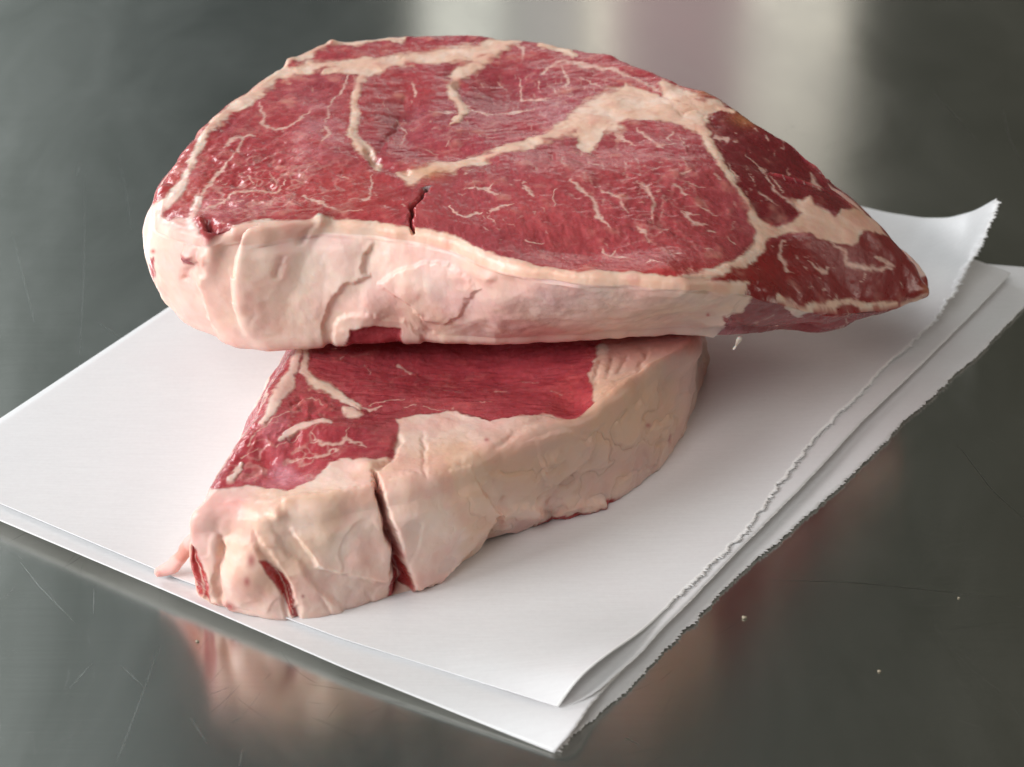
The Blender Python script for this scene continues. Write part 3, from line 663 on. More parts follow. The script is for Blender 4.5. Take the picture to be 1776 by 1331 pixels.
    fc = mixc(fc, FATY, sst(.1, .5, fbm(V, .012, 3, 40))*.35)
    fc = mixc(fc, np.array([.74, .40, .34]), sst(.15, .55, n_mid)*.35)
    wl = (depth >= 2)*1.0; m1 = fbm(V, .018, 3, 44); m2 = fbm(V, .010, 3, 45)
    fc = mixc(fc, LILAC*np.array([1.12, 1.1, 1.1]), sst(.0, .32, m1)*.42*wl*sst(250, 620, uv[:, 0]))
    fc = mixc(fc, FATY, sst(.0, .3, -m1)*.22*wl); fc = mixc(fc, FATP, sst(.02, .34, m2)*.40*wl); fc = mixc(fc, FATW*1.03, sst(.0, .3, -m2)*.35*wl)
    seamc = FATY*np.array([1.04, 1.0, 1.04])
    fc = mixc(fc, seamc, ((depth < 1)*.75)*np.clip(1-F0.blob(330, 350, 140, 160), 0, 1))
    for x, y, rx, ry, col, k in ((900, 525, 130, 25, LILAC, .38), (1060, 530, 130, 30, LILAC, .28), (640, 525, 50, 25, FATP, .6), (700, 440, 45, 25, FATP, .55), (322, 440, 40, 80, FATP, .85), (300, 385, 50, 30, FATP, .75), (345, 560, 60, 30, FATP, .35),
                                  (1180, 530, 120, 40, FATY*1.05, .4), (560, 470, 110, 60, FATW, .5), (430, 500, 90, 70, FATW*np.array([1, .98, .93]), .35), (490, 440, 14, 40, FATP, .5), (520, 400, 30, 20, LILAC, .35), (880, 440, 100, 14, FATP, .3),
                                  (1262, 570, 60, 14, LILAC, .5), (745, 560, 16, 30, FATP, .5), (680, 580, 30, 30, FATP, .3)):
        fc = mixc(fc, col, F0.blob(x, y, rx, ry)*k)
    facef = (depth < 2)
    fc = mixc(fc, np.array([.66, .30, .25]), np.clip(sst(.05, .6, streak)*.25 + sst(.05, .5, n_mid)*.4, 0, 1)*facef)
    fc = mixc(fc, FATW, sst(0, .5, -n_mid)*.4*facef)
    col = base*(1-fat)[:, None] + fc*fat[:, None]
    col = mixc(col, np.array([.74, .50, .42]), mar*.8)
    # reddish thin line where lean meets the fat cap, yellowish dried edge
    edge = sst(.0, .5, fat)*sst(1, .5, fat)
    col = mixc(col, np.array([.55, .18, .12]), edge*.3)
    # yellow dried edges at the far rim
    rimy = F0.blob(1235, 158, 35, 10) + F0.blob(1300, 205, 30, 14) + F0.blob(1602, 505, 9, 12)*.6 + F0.blob(1490, 368, 16, 12)*.6 + F0.blob(745, 300, 30, 12)*.9
    col = mixc(col, np.array([.55, .26, .10]), np.clip(rimy, 0, 1)*.55)
    for x, y, r in ((1338, 390, 3.5), (1228, 548, 3), (262, 437, 4), (640, 560, 0.1)):
        col = mixc(col, np.array([.45, .05, .05]), F0.blob(x, y, r)*.9)

    # ---- relief (metres, along the normal)
    D = n_lo*.0006*1.0 + n_mid*.0003 + n_hi*.00007
    cap = sst(0, 12, depth)
    D += cap*(fbm(V, .014, 3, 50)*.0010 - np.abs(fbm(V, .012, 2, 51))*.0005)
    # face: fat stands slightly proud, fibres, hollows
    D += dome*(depth < 2)*.00026*(1+.5*n_mid)*(rad < .97) + (face_fat*(depth < 2))*(streak*.00008+fbm(V, .008, 2, 25)*.0003) - mar*0
    fib = fbm(V*np.array([1.0, .35, 1.0]) @ np.array([[.8, .6, 0], [-.6, .8, 0], [0, 0, 1.0]]), .0014, 2, 52)
    D += (1-fat)*(depth < 3)*bun*(-.00011)
    D -= .0038*F0.blob(1030, 420, 130, 34) + .0034*F0.blob(865, 150, 60, 40) + .0022*F0.blob(700, 200, 30, 50) + .0018*F0.blob(780, 265, 60, 16) + .0012*F0.blob(1040, 255, 60, 20) + .0016*F0.blob(1370, 300, 70, 40)
    D += .0014*F0.blob(1180, 300, 120, 60) + .0014*F0.blob(560, 260, 60, 60) + .0016*F0.blob(920, 300, 120, 40)
    D += .0012*(rad**10)*fbm(V, .01, 2, 55)*(depth < 4)
    leanf = (1-fat)*(depth < 1)
    rough_zone = np.clip(F0.blob(450, 310, 150, 70)+F0.blob(1130, 360, 150, 90)*.7, 0, 1)
    D += leanf*rough_zone*(-np.abs(fbm(V, .0045, 3, 56))*.0011)
    grooves = [  # (polyline with width px, depth m)
      ([(640, 265, 4), (655, 285, 6), (680, 295, 6), (705, 300, 4)], .0035), ([(703, 150, 3), (700, 185, 3), (690, 215, 3), (665, 245, 3), (655, 275, 4)], .0009),
      ([(718, 405, 2.2), (714, 380, 2.6), (718, 357, 2.4), (728, 340, 2), (742, 327, 2)], .0040), ([(760, 312, 7), (800, 300, 7), (850, 285, 5)], .0012),
      ([(785, 130, 8), (805, 160, 8), (830, 172, 7), (850, 160, 6)], .0020), ([(1000, 262, 4), (1008, 275, 5), (1030, 265, 5)], .0018), ([(958, 270, 2.5), (962, 295, 2.5), (973, 315, 2)], .0008),
      ([(362, 390, 7), (375, 402, 8), (392, 398, 5)], .0050), ([(345, 395, 5), (352, 425, 5), (345, 450, 5), (350, 470, 4)], .0035), ([(338, 462, 4), (325, 475, 5), (322, 485, 4)], .0028), ([(330, 485, 3), (345, 520, 3), (362, 550, 2.5)], .0010),
      ([(540, 392, 3.5), (530, 405, 3.5), (520, 420, 3)], .0022), ([(486, 440, 2.6), (484, 455, 3), (478, 472, 3)], .0016), ([(645, 420, 3), (630, 435, 4), (632, 460, 3.5), (640, 470, 3)], .0018),
      ([(590, 500, 3), (572, 520, 4), (562, 545, 4), (560, 575, 4), (565, 600, 4)], .0014), ([(590, 560, 4), (600, 550, 4), (592, 575, 4)], .0016), ([(738, 545, 4), (735, 560, 5), (745, 575, 4)], .0018),
      ([(770, 460, 3), (810, 480, 3.5), (830, 495, 3), (815, 515, 3), (800, 540, 3), (770, 555, 4), (745, 565, 4)], .0012), ([(750, 455, 3), (700, 470, 3)], .0006), ([(430, 525, 2.5), (440, 540, 2.5), (432, 560, 2.5)], .0008),
      ([(1070, 480, 3), (1200, 490, 3), (1290, 496, 3)], .0005), ([(1150, 560, 3), (1200, 545, 3), (1245, 530, 3)], .0006), ([(900, 600, 3), (960, 585, 4), (1040, 575, 3)], .0006), ([(870, 500, 3), (950, 520, 4), (1050, 525, 3)], .0005),
      ([(620, 590, 3), (640, 600, 3)], .0005), ([(1205, 190, 3), (1185, 200, 2.5), (1150, 178, 2)], .0008), ([(1222, 200, 3), (1240, 190, 3), (1300, 215, 3)], .0008), ([(1380, 350, 3), (1392, 372, 3), (1400, 392, 3)], .0006),
      ([(1330, 590, 6), (1380, 580, 5), (1390, 560, 5), (1370, 545, 4)], .0010), ([(270, 300, 5), (300, 318, 4), (320, 305, 4)], .0009), ([(640, 108, 4), (700, 96, 4), (780, 90, 4)], .0008), ([(445, 183, 4), (400, 212, 4), (350, 262, 4)], .0009)]
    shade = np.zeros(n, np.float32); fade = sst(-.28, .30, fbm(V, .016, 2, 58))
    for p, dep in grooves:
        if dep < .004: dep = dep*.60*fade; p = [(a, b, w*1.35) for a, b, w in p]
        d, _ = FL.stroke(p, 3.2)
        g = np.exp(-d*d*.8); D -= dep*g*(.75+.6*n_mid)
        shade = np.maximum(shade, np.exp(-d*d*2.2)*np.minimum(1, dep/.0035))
    ledges = [  # one side stands proud of the other: (polyline, height, reach px) positive = right-hand side in walking order
      ([(1310, 495, 9), (1296, 520, 9), (1262, 545, 9), (1270, 556, 9), (1228, 590, 9)], .0012), ([(870, 452, 12), (1000, 478, 12), (1195, 492, 12)], .0006)]
    for p, hgt in ledges:
        d, sd = FL.stroke(p, 3)
        D += (.25+.55*fade)*hgt*sd*np.exp(-d*1.3)*sst(0, .35, d)
    bumps = [(365, 430, 18, 28, .0026), (350, 388, 12, 10, .0020), (470, 460, 60, 50, .0012), (640, 540, 30, 20, .0010), (700, 500, 40, 25, .0010), (800, 475, 40, 18, .0008), (850, 480, 10, 8, .0010), (555, 382, 8, 10, .0016),
             (1440, 560, 40, 12, .0018), (1265, 165, 8, 8, .0016), (1440, 308, 8, 10, .0012), (575, 72, 12, 6, .0014), (495, 100, 12, 8, .0014), (1600, 505, 10, 10, .0010), (620, 580, 16, 14, .0006)]
    for x, y, rx, ry, hgt in bumps: D += hgt*F0.blob(x, y, rx, ry)
    joint = np.zeros(n)
    for p, hgt in (([(350, 440), (362, 420), (395, 400), (440, 386), (545, 382), (640, 388), (690, 400), (650, 420), (632, 440), (630, 468), (640, 480), (600, 495), (575, 520), (560, 560), (562, 612), (440, 612), (385, 585), (352, 520), (345, 470)], .0014),
                   ([(690, 470), (740, 453), (780, 458), (815, 482), (830, 500), (812, 520), (800, 545), (770, 560), (735, 552), (712, 530), (680, 510), (655, 495)], .0009),
                   ([(318, 388), (350, 392), (356, 430), (350, 455), (322, 450)], .0018), ([(585, 555), (600, 545), (640, 540), (700, 555), (730, 580), (735, 610), (700, 612), (694, 572), (650, 564), (610, 574), (600, 612), (575, 612)], .0008)):
        pm = FL.poly(p, 5); D += hgt*pm*sst(0, 16, depth); joint = np.maximum(joint, 4*pm*(1-pm)*hgt/.0016*(depth > 3))
    V2 = V + nn*D[:, None]
    col = mixc(col, col*np.array([.88, .66, .60]), np.clip(joint, 0, 1)*fade*.5)
    col = mixc(col, col*np.array([.72, .42, .40]), shade*.6*(1-.4*(1-fat)))      # shade of the folds painted in as a reddish darkening
    wet = .13 + .17*fat + .07*n_mid - .10*F0.blob(728, 370, 14, 26) - .03*rough_zone + .22*F0.blob(1460, 450, 130, 70) + .10*F0.blob(1300, 280, 80, 80)
    NR = vnormals(V2, Q)
    if (NR*nn).sum() < 0: NR = -NR
    root = empty('ribeye_steak', tuple(np.array([c[0], c[1], .042])))
    tag(root, 'upper raw ribeye steak with white-flecked eye muscle and smooth cream fat rim', 'steak', 'raw steaks stacked on white paper')
    names = {1: ('lean_muscle', 'left muscle webbed with fine feathery fat'), 2: ('lean_muscle', 'smooth red muscle at the back'), 3: ('lean_muscle', 'round eye muscle flecked with white fat'),
             4: ('lean_muscle', 'dark maroon muscle at the right'), 5: ('lean_muscle', 'deep red pointed muscle at the right tip'), 6: ('fat_seam', None), 7: ('fat_rim', None)}
    split_parts(root, V2, Q, NR, lab, names, {'tone': np.clip(col, 0, 1), 'wet': np.clip(wet, .15, .8), 'fat': np.clip(fat+mar*.5, 0, 1)})
    return root
STEAK1 = upper_steak()

# ------------------------------------------------------------------ lower steak
def lower_steak():
    top = [(318, 893, .034), (345, 858, .036), (365, 815, .037), (405, 755, .038), (440, 708, .039), (455, 662, .040), (488, 609, .041), (560, 520, .0415), (700, 460, .0415), (900, 440, .0415), (1080, 470, .0415), (1180, 525, .0415),
           (1222, 572, .041), (1205, 596, .0405), (1160, 612, .0405), (1110, 645, .0405), (1050, 692, .040), (1000, 724, .040), (940, 748, .040), (870, 770, .040), (820, 797, .040), (740, 822, .040), (660, 843, .039), (600, 855, .039),
           (560, 865, .039), (500, 878, .038), (450, 884, .038), (400, 880, .036), (345, 892, .034)]
    bz = .0027
    bot = [(338, 1020), (345, 1042), (370, 1062), (420, 1074), (520, 1077), (600, 1067), (690, 1040), (800, 990), (850, 946), (930, 912), (1040, 885), (1100, 850), (1170, 782), (1205, 710), (1225, 650), (1228, 610),
           (1205, 572), (1080, 520), (900, 500), (700, 520), (560, 575), (470, 665), (430, 760), (390, 860), (350, 950)]
    bot = [(a, b, bz) for a, b in bot]
    tp, bt = world_pts(top), world_pts(bot)
    c = unproj(780, 700, .04)
    V, Q, nn, depth, rad = base_solid(tp, bt, c, NG=480, NW=96, rt=.0062, rb=.003, bulge=.002, zc=.0375, smooth=9, rise=5)
    uv = chart(V); face = (nn*(CAM-V)).sum(1) > 0.02*np.linalg.norm(CAM-V, axis=1)
    wob = np.stack([fbm(V, .006, 3, 65), fbm(V, .006, 3, 66)], 1); fine = np.stack([fbm(V, .0016, 2, 67), fbm(V, .0016, 2, 68)], 1)
    FL = Field(uv + wob*6 + fine*2.5, face); FF = Field(uv + wob*5 + fine*3.4, face); F0 = Field(uv, face)
    n = len(V)
    n_lo = fbm(V, .02, 3, 70); n_mid = fbm(V, .006, 3, 71); n_hi = fbm(V, .0018, 3, 72)
    hidden = sst(640, 560, uv[:, 1])
    lean = FL.poly([(500, 560), (1045, 560), (1040, 610), (1020, 640), (1028, 690), (1015, 715), (1000, 722), (950, 715), (910, 728), (850, 727), (790, 714), (740, 718), (688, 726), (692, 742), (683, 790), (655, 797), (600, 790), (572, 797), (545, 830),
                    (500, 850), (470, 842), (430, 835), (395, 842), (345, 850), (318, 870), (300, 880), (430, 690), (440, 650), (480, 590)], 2.5)
    lean = np.maximum(lean, (depth < 1)*hidden)
    fat = 1-lean
    thick = [[(519, 598, 7), (508, 640, 8), (484, 690, 9), (458, 735, 6)], [(530, 598, 6), (528, 640, 7), (545, 662, 11), (575, 675, 9), (600, 690, 6), (622, 703, 5)],
             [(600, 714, 7), (620, 720, 7)], [(485, 763, 4), (523, 742, 6), (560, 733, 7), (574, 742, 4)], [(400, 828, 6), (420, 800, 2)], [(345, 838, 3), (400, 760, 2.5), (450, 690, 2.5)], [(1045, 605, 12), (1030, 620, 4)]]
    dome = np.zeros(n, np.float32); streak = fbm(V*np.array([.6, 1.4, 1]), .003, 3, 74)
    for p in thick:
        d, _ = FL.stroke(p); fat = np.maximum(fat, sst(1.45, .6, d+n_hi*.2+n_mid*.8+streak*.25))
        dome = np.maximum(dome, np.exp(-d*d*1.1))
    lw = FL.poly([(668, 1045), (676, 1015), (688, 985), (694, 968), (704, 990), (714, 1022)], 2)
    lw = np.maximum(lw, FL.poly([(452, 968), (466, 972), (490, 995), (506, 1014), (512, 1040), (521, 1071), (505, 1060), (492, 1030), (470, 1005)], 2.5))
    lw = np.maximum(lw, FL.poly([(300, 930), (326, 945), (340, 955), (352, 985), (363, 1012), (366, 1045), (390, 1060), (375, 1080), (320, 1060), (300, 1000)], 2.5))
    lw = np.maximum(lw, FL.poly([(300, 880), (318, 872), (330, 884), (322, 902), (300, 900)], 2.5))
    lw = np.maximum(lw, F0.blob(399, 1052, 9, 8)*.9)
    for p in ([(925, 913, 5), (1024, 890, 6), (1094, 856, 6), (1140, 822, 3)],):
        d, _ = FL.stroke(p); lw = np.maximum(lw, sst(1.3, .8, d))
    lw = np.maximum(lw, FL.poly([(655, 838), (661, 850), (672, 905), (696, 965), (700, 985), (688, 985), (668, 920), (655, 870)], 2)*.5)
    fat = fat*(1-lw)
    mar = np.zeros(n, np.float32)
    thin = [[(542, 767, 3), (560, 772, 3), (579, 774, 3), (600, 768, 2.6), (622, 772, 2), (636, 778, 1.6)], [(600, 768, 2), (606, 752, 1.5)], [(540, 752, 1.6), (552, 768, 2)], [(500, 793, 2), (560, 789, 2), (590, 780, 2.4)],
            [(590, 617, 4), (594, 612, 3)], [(690, 614, 5), (712, 628, 4)], [(769, 664, 2), (804, 671, 1.6)], [(856, 665, 2), (877, 667, 1.6)], [(736, 702, 1.6), (780, 714, 2.6)], [(784, 708, 3.4)], [(955, 667, 1.4), (975, 672, 1.4)],
            [(632, 622, 2), (640, 640, 1.4)], [(640, 700, 1.6), (700, 690, 1.3)], [(700, 705, 2), (720, 700, 1.5)], [(820, 690, 1.3), (860, 694, 1.3)], [(510, 700, 2), (540, 690, 2), (560, 700, 2)], [(585, 690, 2), (640, 710, 2), (660, 704, 2.4)],
            [(430, 770, 2.4), (460, 740, 2), (500, 712, 2.4)], [(420, 790, 2), (450, 775, 2)], [(480, 775, 2), (520, 755, 1.6)], [(470, 655, 3), (462, 690, 3), (448, 720, 3)], [(688, 985, 2), (697, 1008, 2.2), (694, 1030, 1.6)], [(478, 985, 2), (495, 1020, 2), (510, 1060, 2.4)], [(500, 1015, 1.6), (512, 1050, 1.6)], [(662, 880, 1.6), (676, 915, 1.4)], [(330, 955, 2), (345, 1000, 2.4), (352, 1040, 2)], [(340, 985, 1.6), (356, 1025, 1.6)], [(1000, 898, 2), (1060, 880, 1.6)], [(610, 610, 1.5), (640, 605, 1.5)], [(900, 640, 1.4), (930, 650, 1.3)]]
    for p in thin:
        p = [(a, b, w*(.45 if (i in (0, len(p)-1) and len(p) > 1) else .82)) for i, (a, b, w) in enumerate(p)]
        d, _ = FF.stroke(p, 2.5); mar = np.maximum(mar, sst(1.5, .05, d+n_hi*.5+n_mid*.5))
    rid = 1-np.abs(fbm(V, .007, 3, 81))*6
    zone = np.clip(F0.blob(500, 800, 90, 50)*.9 + F0.blob(500, 730, 70, 40)*.5 + F0.blob(760, 650, 200, 40)*.2, 0, 1)
    mar = np.maximum(mar, sst(.4, .95, rid)*zone*.6)*(1-fat)

    ch = F0.poly([(300, 900), (350, 830), (440, 690), (500, 590), (530, 600), (530, 650), (600, 690), (625, 705), (690, 725), (695, 800), (300, 900)], 1) > .5
    lab = np.full(n, 1); lab[ch] = 2
    k5 = lw > .5
    lab[k5] = np.digitize(uv[k5, 0], [380, 440, 600, 780]) + 5
    isf = fat > .5
    lab[isf] = 3
    lab[isf & (F0.poly([(440, 600), (535, 590), (545, 650), (640, 700), (640, 725), (590, 750), (480, 770), (440, 740)], 1) > .5)] = 4
    base = np.tile(LEAN*np.array([1.0, .95, .98]), (n, 1))
    base = mixc(base, LEAN*np.array([.84, .75, .8]), sst(-.1, .5, n_lo)*.8)
    base = mixc(base, LEAN*np.array([1.18, 1.4, 1.25]), sst(.1, .5, n_mid)*.7)
    for msk, ang, sd_ in ((ch, .85, 161), (~ch, .12, 162)):
        ca, sa = math.cos(ang), math.sin(ang); P2 = np.stack([(V[:, 0]*ca+V[:, 1]*sa)*.22, -V[:, 0]*sa+V[:, 1]*ca, V[:, 2]], 1)[msk]
        b_ = np.zeros(n); b_[msk] = fbm(P2, .003, 3, sd_) + .6*fbm(P2, .001, 2, sd_+9)
        base = mixc(base, base*np.array([.70, .55, .6]), sst(.05, .6, b_)*.5); base = mixc(base, base*np.array([1.22, 1.55, 1.45]), sst(.05, .6, -b_)*.5)
    base = mixc(base, np.array([.46, .05, .06]), np.clip(F0.blob(480, 760, 90, 70)+F0.blob(1000, 680, 40, 40)*.6, 0, 1)*.7)
    film = F0.blob(490, 820, 45, 26)*.8+F0.blob(480, 745, 40, 30)*.45+F0.blob(420, 760, 20, 50)*.3
    base = mixc(base, np.array([.58, .24, .29]), np.clip(film*(.55+1.4*n_mid), 0, .75))
    base = mixc(base, np.array([.42, .04, .035]), lw*.8)
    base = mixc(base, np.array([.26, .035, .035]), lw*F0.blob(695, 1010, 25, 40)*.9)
    fc = np.tile(FAT, (n, 1))
    fc = mixc(fc, FATP, sst(0, .5, n_lo)*.4); fc = mixc(fc, FATW, sst(.05, .45, -n_lo)*.4)
    fc = mixc(fc, FATY, sst(.1, .5, fbm(V, .012, 3, 90))*.35)
    fc = mixc(fc, np.array([.72, .42, .33]), sst(.15, .55, n_mid)*.3)
    m1 = fbm(V, .018, 3, 95); m2 = fbm(V, .009, 3, 96); rgt = sst(700, 900, uv[:, 0])
    LATE = lambda fc: mixc(mixc(mixc(mixc(fc, LILAC, sst(.02, .3, m1)*(.15+.25*rgt)), FATY*np.array([1, .95, .9]), sst(.0, .3, -m1)*.4), FATP*np.array([.92, .84, .82]), sst(.02, .32, m2)*.35), FATW, sst(.05, .3, -m2)*.16)
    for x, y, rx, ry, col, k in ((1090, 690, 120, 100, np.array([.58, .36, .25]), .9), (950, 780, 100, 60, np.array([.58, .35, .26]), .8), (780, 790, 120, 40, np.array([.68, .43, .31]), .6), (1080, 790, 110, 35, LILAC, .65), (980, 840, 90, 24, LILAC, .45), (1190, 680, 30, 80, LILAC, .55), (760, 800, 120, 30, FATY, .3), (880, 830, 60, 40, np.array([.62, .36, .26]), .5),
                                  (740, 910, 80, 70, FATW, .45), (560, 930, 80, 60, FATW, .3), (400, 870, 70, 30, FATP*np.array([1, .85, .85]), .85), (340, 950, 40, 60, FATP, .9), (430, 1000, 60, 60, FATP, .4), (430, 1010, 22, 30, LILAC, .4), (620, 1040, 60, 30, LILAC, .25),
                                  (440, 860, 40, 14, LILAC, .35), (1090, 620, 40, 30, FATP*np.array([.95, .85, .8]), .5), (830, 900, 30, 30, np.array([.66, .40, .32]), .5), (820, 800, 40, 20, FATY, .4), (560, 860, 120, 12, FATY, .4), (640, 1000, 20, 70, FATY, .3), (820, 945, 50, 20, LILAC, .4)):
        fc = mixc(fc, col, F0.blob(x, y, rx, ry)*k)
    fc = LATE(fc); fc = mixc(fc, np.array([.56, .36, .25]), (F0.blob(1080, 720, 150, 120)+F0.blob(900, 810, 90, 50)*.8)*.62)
    col = base*(1-fat)[:, None]+fc*fat[:, None]
    col = mixc(col, np.array([.72, .48, .40]), mar*.75)
    edge = sst(0, .5, fat)*sst(1, .5, fat); col = mixc(col, np.array([.55, .18, .12]), edge*.3)
    for x, y, rx, ry in ((1119, 737, 5, 3.5), (844, 764, 4, 3), (440, 968, 6, 10), (434, 1000, 5, 8), (690, 960, 5, 12), (695, 962, 6, 8), (525, 1030, 3, 3), (1160, 760, 3, 9)):
        col = mixc(col, np.array([.38, .09, .09]), F0.blob(x, y, rx, ry)*.8)
    D = n_lo*.0007 + n_mid*.0003 + n_hi*.00007
    cap = sst(0, 12, depth)
    D += cap*(fbm(V, .014, 3, 91)*.0012 - np.abs(fbm(V, .012, 2, 92))*.0006)
    D += cap*rgt*(sst(.0, .25, -m2)*.0005 - sst(.75, 1, 1-np.abs(m2)*7)*.0003) + cap*sst(.10, .2, m1)*(-.0003)
    D += dome*(depth < 2)*.00012*(1+.5*n_mid) - mar*0
    D += (1-fat)*(depth < 2)*fbm(V*np.array([.3, 1.0, 1.0]), .0014, 2, 93)*.00018
    D -= (1-fat)*np.clip(F0.blob(480, 780, 90, 70)+F0.blob(560, 700, 80, 30)*.5, 0, 1)*np.abs(fbm(V @ np.array([[.8, .5, 0], [-.3, .4, 0], [0, 0, 1.]]), .0045, 3, 94))*.0015
    D -= .0055*F0.blob(830, 620, 190, 55) + .0016*F0.blob(470, 810, 80, 30) + .0028*F0.blob(1000, 690, 40, 30)
    grooves = [([(650, 822, 3), (654, 838, 3.6), (658, 865, 4.5), (668, 905, 5.5), (682, 945, 6.5), (692, 980, 8), (697, 1010, 9), (694, 1040, 10)], .0058),
               ([(452, 886, 3), (468, 888, 4), (484, 908, 5.5), (498, 935, 5.5), (522, 970, 4), (545, 1000, 2.5)], .0039), ([(455, 878, 4), (490, 872, 4), (500, 868, 3)], .0030),
               ([(440, 950, 3), (460, 978, 6), (485, 1005, 5), (505, 1025, 5), (518, 1065, 5)], .0038), ([(372, 900, 3), (384, 930, 4), (384, 960, 5), (378, 990, 5), (378, 1030, 5)], .0022), ([(384, 930, 3), (400, 925, 3), (425, 922, 3)], .0014),
               ([(322, 945, 5), (335, 975, 6), (352, 1010, 6), (360, 1050, 6)], .0030), ([(612, 895, 3), (622, 908, 4), (628, 925, 3)], .0012), ([(510, 1000, 3), (540, 1002, 3), (545, 1015, 3)], .0010), ([(555, 1020, 3), (570, 1060, 3)], .0010), ([(640, 1030, 3), (650, 1060, 4)], .0008),
               ([(690, 735, 4), (690, 770, 4), (676, 800, 4), (655, 815, 4)], .0018), ([(735, 750, 3), (736, 800, 3), (735, 830, 3)], .0010), ([(1000, 725, 3), (960, 722, 3), (900, 745, 4), (860, 775, 4)], .0012), ([(1028, 700, 3), (1060, 670, 4), (1105, 640, 4), (1120, 610, 3)], .0014),
               ([(1040, 620, 3), (1030, 660, 3)], .0010), ([(1062, 615, 3), (1055, 650, 3)], .0010), ([(1085, 612, 3), (1075, 640, 3)], .0010), ([(1170, 745, 3), (1155, 765, 3), (1140, 770, 3)], .0012), ([(1160, 740, 3), (1120, 755, 3)], .0008),
               ([(1030, 700, 2.5), (1055, 715, 2.5), (1025, 730, 3)], .0008), ([(805, 955, 4), (840, 920, 4), (862, 890, 3)], .0016), ([(820, 935, 3), (800, 975, 4)], .0012), ([(940, 880, 3), (960, 895, 4)], .0012), ([(1020, 870, 4), (1000, 890, 4)], .0010), ([(870, 800, 5), (850, 830, 6), (865, 860, 5)], .0012),
               ([(625, 703, 3), (640, 712, 4), (700, 712, 4)], .0016), ([(520, 735, 3), (560, 722, 3), (620, 730, 3)], .0018), ([(470, 760, 3), (500, 738, 3), (540, 725, 3)], .0014), ([(480, 770, 3), (530, 752, 3)], .0014), ([(440, 770, 3), (480, 720, 3), (520, 690, 3)], .0012), ([(560, 790, 3), (620, 786, 3)], .0008)]
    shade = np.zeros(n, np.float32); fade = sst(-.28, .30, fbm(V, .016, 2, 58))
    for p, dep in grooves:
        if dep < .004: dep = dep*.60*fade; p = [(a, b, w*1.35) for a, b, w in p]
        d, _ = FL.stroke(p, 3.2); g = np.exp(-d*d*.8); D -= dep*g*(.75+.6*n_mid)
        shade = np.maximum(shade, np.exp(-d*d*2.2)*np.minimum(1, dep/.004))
    ledges = [([(690, 725, 9), (740, 716, 9), (790, 712, 9), (850, 726, 9), (920, 722, 9), (1000, 722, 9), (1030, 690, 9)], .0007), ([(930, 760, 12), (980, 745, 12), (1028, 760, 12), (1020, 800, 12), (960, 840, 12)], .0006)]
    for p, hgt in ledges:
        d, sd = FL.stroke(p, 3); D += (.25+.55*fade)*hgt*sd*np.exp(-d*1.3)*sst(0, .35, d)
    for x, y, rx, ry, hgt in ((720, 880, 55, 50, .0014), (560, 900, 60, 30, .0014), (430, 980, 30, 40, .0005), (350, 900, 24, 20, .0008), (316, 888, 10, 9, .0028), (480, 893, 12, 8, .0020), (590, 750, 60, 16, .0016), (420, 1010, 35, 35, .0012),
                               (905, 735, 40, 14, .0014), (1080, 690, 40, 30, .0010), (925, 885, 18, 14, .0018), (1000, 878, 30, 10, .0012), (863, 886, 10, 5, .0020), (1045, 872, 8, 5, .0012), (640, 810, 20, 12, .0012), (1100, 760, 60, 50, .0008), (506, 1050, 8, 24, .0014)):
        D += hgt*F0.blob(x, y, rx, ry)
    joint = np.zeros(n)
    for p, hgt in (([(322, 900), (340, 885), (370, 900), (384, 935), (378, 980), (368, 1010), (380, 1048), (362, 1044), (350, 1000), (335, 960), (326, 930)], .0009),
                   ([(376, 908), (400, 897), (440, 908), (442, 940), (462, 975), (488, 1020), (498, 1080), (420, 1080), (388, 1050), (382, 990), (390, 950), (378, 925)], .0011),
                   ([(445, 884), (468, 905), (488, 950), (528, 985), (545, 1012), (600, 1060), (560, 1080), (524, 1075), (508, 1015), (474, 965), (446, 930)], .0009),
                   ([(492, 862), (600, 850), (648, 838), (654, 880), (668, 930), (680, 975), (672, 1008), (620, 1003), (550, 985), (512, 930), (486, 890)], .0017),
                   ([(658, 835), (740, 822), (815, 808), (835, 850), (858, 886), (838, 925), (800, 962), (768, 1000), (712, 1025), (697, 975), (676, 905), (660, 870)], .0019),
                   ([(930, 760), (980, 742), (1028, 755), (1026, 790), (990, 820), (950, 845), (935, 800)], .0008), ([(865, 885), (905, 870), (940, 880), (948, 905), (900, 925), (870, 915)], .0010), ([(965, 895), (985, 876), (1030, 868), (1055, 876), (1030, 892), (990, 905)], .0009)):
        pm = FL.poly(p, 5); D += hgt*pm*(.25+.75*sst(0, 18, depth)); joint = np.maximum(joint, 4*pm*(1-pm)*hgt/.0018*(depth > 3))
    V2 = V+nn*D[:, None]
    V2[:, 2] = np.maximum(V2[:, 2], bz-.0001)
    col = mixc(col, col*np.array([.88, .66, .60]), np.clip(joint, 0, 1)*fade*.5)
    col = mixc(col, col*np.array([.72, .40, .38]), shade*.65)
    wet = .14+.17*fat+.07*n_mid-.12*F0.blob(480, 800, 90, 60)
    NR = vnormals(V2, Q)
    if (NR*nn).sum() < 0: NR = -NR
    root = empty('ribeye_steak', tuple(np.array([c[0], c[1], bz])))
    tag(root, 'lower raw steak lying on the paper, its fat side split by a deep cleft', 'steak', 'raw steaks stacked on white paper')
    names = {1: ('lean_muscle', 'smooth red muscle dipping under the upper steak'), 2: ('lean_muscle', 'rough streaky muscle at the left'), 3: ('fat_rim', None), 4: ('fat_seam', None), 5: ('lean_patch', None), 6: ('lean_patch', None), 7: ('lean_patch', None), 8: ('lean_patch', 'dark red lean at the foot of the cleft'), 9: ('lean_patch', None)}
    split_parts(root, V2, Q, NR, lab, names, {'tone': np.clip(col, 0, 1), 'wet': np.clip(wet, .15, .8), 'fat': np.clip(fat+mar*.5, 0, 1)})
    return root
STEAK2 = lower_steak()

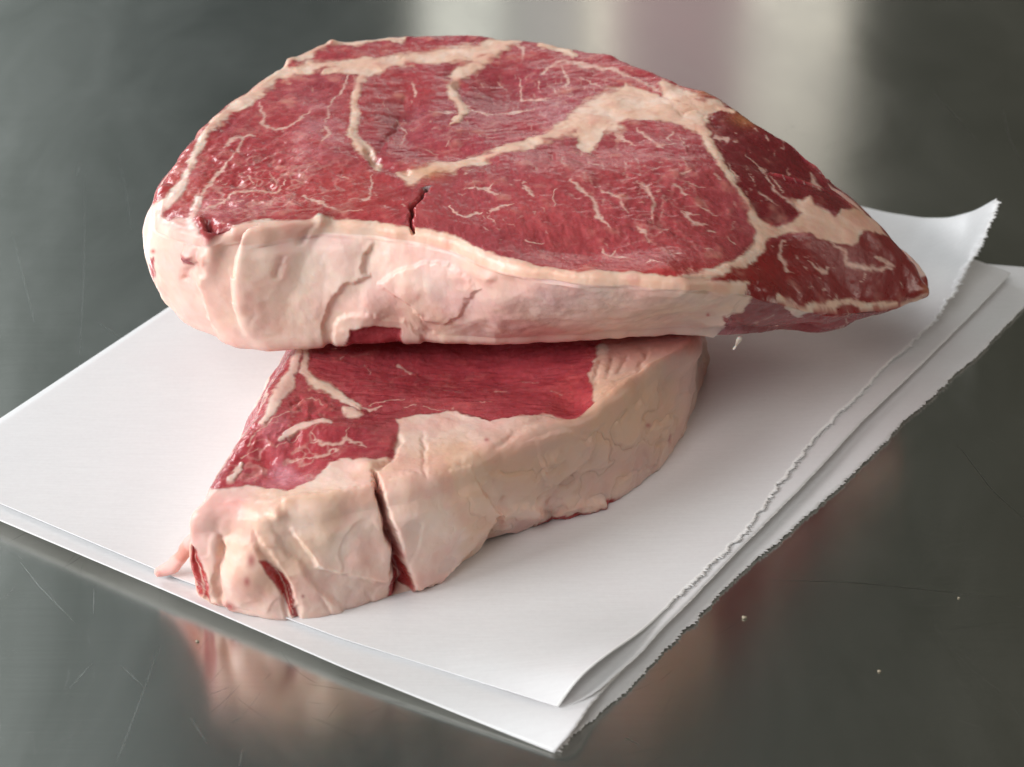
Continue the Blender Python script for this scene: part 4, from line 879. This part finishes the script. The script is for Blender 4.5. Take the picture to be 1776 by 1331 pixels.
# ------------------------------------------------------------------ loose shreds
def tube(name, pts, parent, colf, seed=0, flat=1.0, nseg=40, nr=20):
    "pts (px, py, z, radius)"
    a = np.array(pts, float); P = unproj(a[:, 0], a[:, 1], a[:, 2]); t = np.linspace(0, len(a)-1, nseg)
    X = np.stack([np.interp(t, range(len(a)), P[:, k]) for k in range(3)], 1); R = np.interp(t, range(len(a)), a[:, 3])
    for k in range(3): X[2:-2, k] = np.convolve(X[:, k], np.ones(5)/5, 'valid')
    R = R*np.sqrt(np.clip(1-((np.linspace(-1, 1, nseg)))**14, 0.0001, 1))
    T = np.gradient(X, axis=0); T /= np.linalg.norm(T, axis=1, keepdims=True)+1e-12
    A = np.cross(T, [0, 0, 1.0]); A /= np.linalg.norm(A, axis=1, keepdims=True)+1e-9; B = np.cross(A, T)
    th = np.linspace(0, 2*math.pi, nr, endpoint=False)
    V = X[:, None]+R[:, None, None]*(A[:, None]*np.cos(th)[None, :, None]+B[:, None]*np.sin(th)[None, :, None]*flat)
    V = V.reshape(-1, 3)
    idx = np.arange(nseg*nr).reshape(nseg, nr); nx = np.roll(idx, -1, 1)
    Q = np.stack([idx[:-1], nx[:-1], nx[1:], idx[1:]], -1).reshape(-1, 4)
    nn = vnormals(V, Q); V = V+nn*(fbm(V, .004, 2, seed)*.0005)[:, None]
    col = colf(V)
    return np_mesh(name, V, Q, MEAT, parent, attrs={'tone': col, 'wet': np.full(len(V), .36), 'fat': np.full(len(V), .9)})
tube('fat_strand', [(345, 925, .024, .0016), (328, 945, .018, .0020), (315, 965, .013, .0019), (300, 982, .0085, .0017), (283, 990, .0065, .0016), (268, 995, .0060, .0014)], STEAK2,
     lambda V: mixc(np.tile(FATP, (len(V), 1)), np.array([.62, .22, .16]), sst(-.2, .4, fbm(V, .006, 2, 3))*.7), 3)
tube('fat_flake', [(1284, 584, .045, .0009), (1281, 592, .043, .0012), (1276, 600, .041, .0008), (1271, 607, .040, .0003)], STEAK1, lambda V: np.tile(FATW, (len(V), 1)), 4, .6, 16, 12)

CR = plain('dried_crumb', (0.36, 0.31, 0.23), .6)
def crumb(px, py, r, label):
    P = unproj(px, py, r*.6)
    rng = random.Random(int(px)); V = []; Fc = []
    for i in range(5):
        for j in range(8):
            a = math.pi*(i+.5)/5; b = 2*math.pi*j/8; q = r*rng.uniform(.7, 1.2)
            V.append((P[0]+q*math.sin(a)*math.cos(b)*1.3, P[1]+q*math.sin(a)*math.sin(b), max(.00002, P[2]+q*.6*math.cos(a))))
    for i in range(4):
        for j in range(8): Fc.append((i*8+j, (i+1)*8+j, (i+1)*8+(j+1) % 8, i*8+(j+1) % 8))
    Fc.append(tuple(range(7, -1, -1))[::-1]); Fc.append(tuple(range(32, 40)))
    o = np_mesh('crumb', V, Fc, CR); tag(o, label, 'crumb', 'crumbs on the steel')
crumb(1291, 1071, .0006, 'largest pale crumb on the dark steel, just right of the torn paper edge')
crumb(1525, 1164, .0004, 'faint crumb on the dark steel at the lower right')
crumb(342, 1112, .0004, 'tiny crumb on the steel inside the red steak reflection')
crumb(1663, 1037, .0003, 'tiny crumb on the dark steel furthest right, level with the large one')
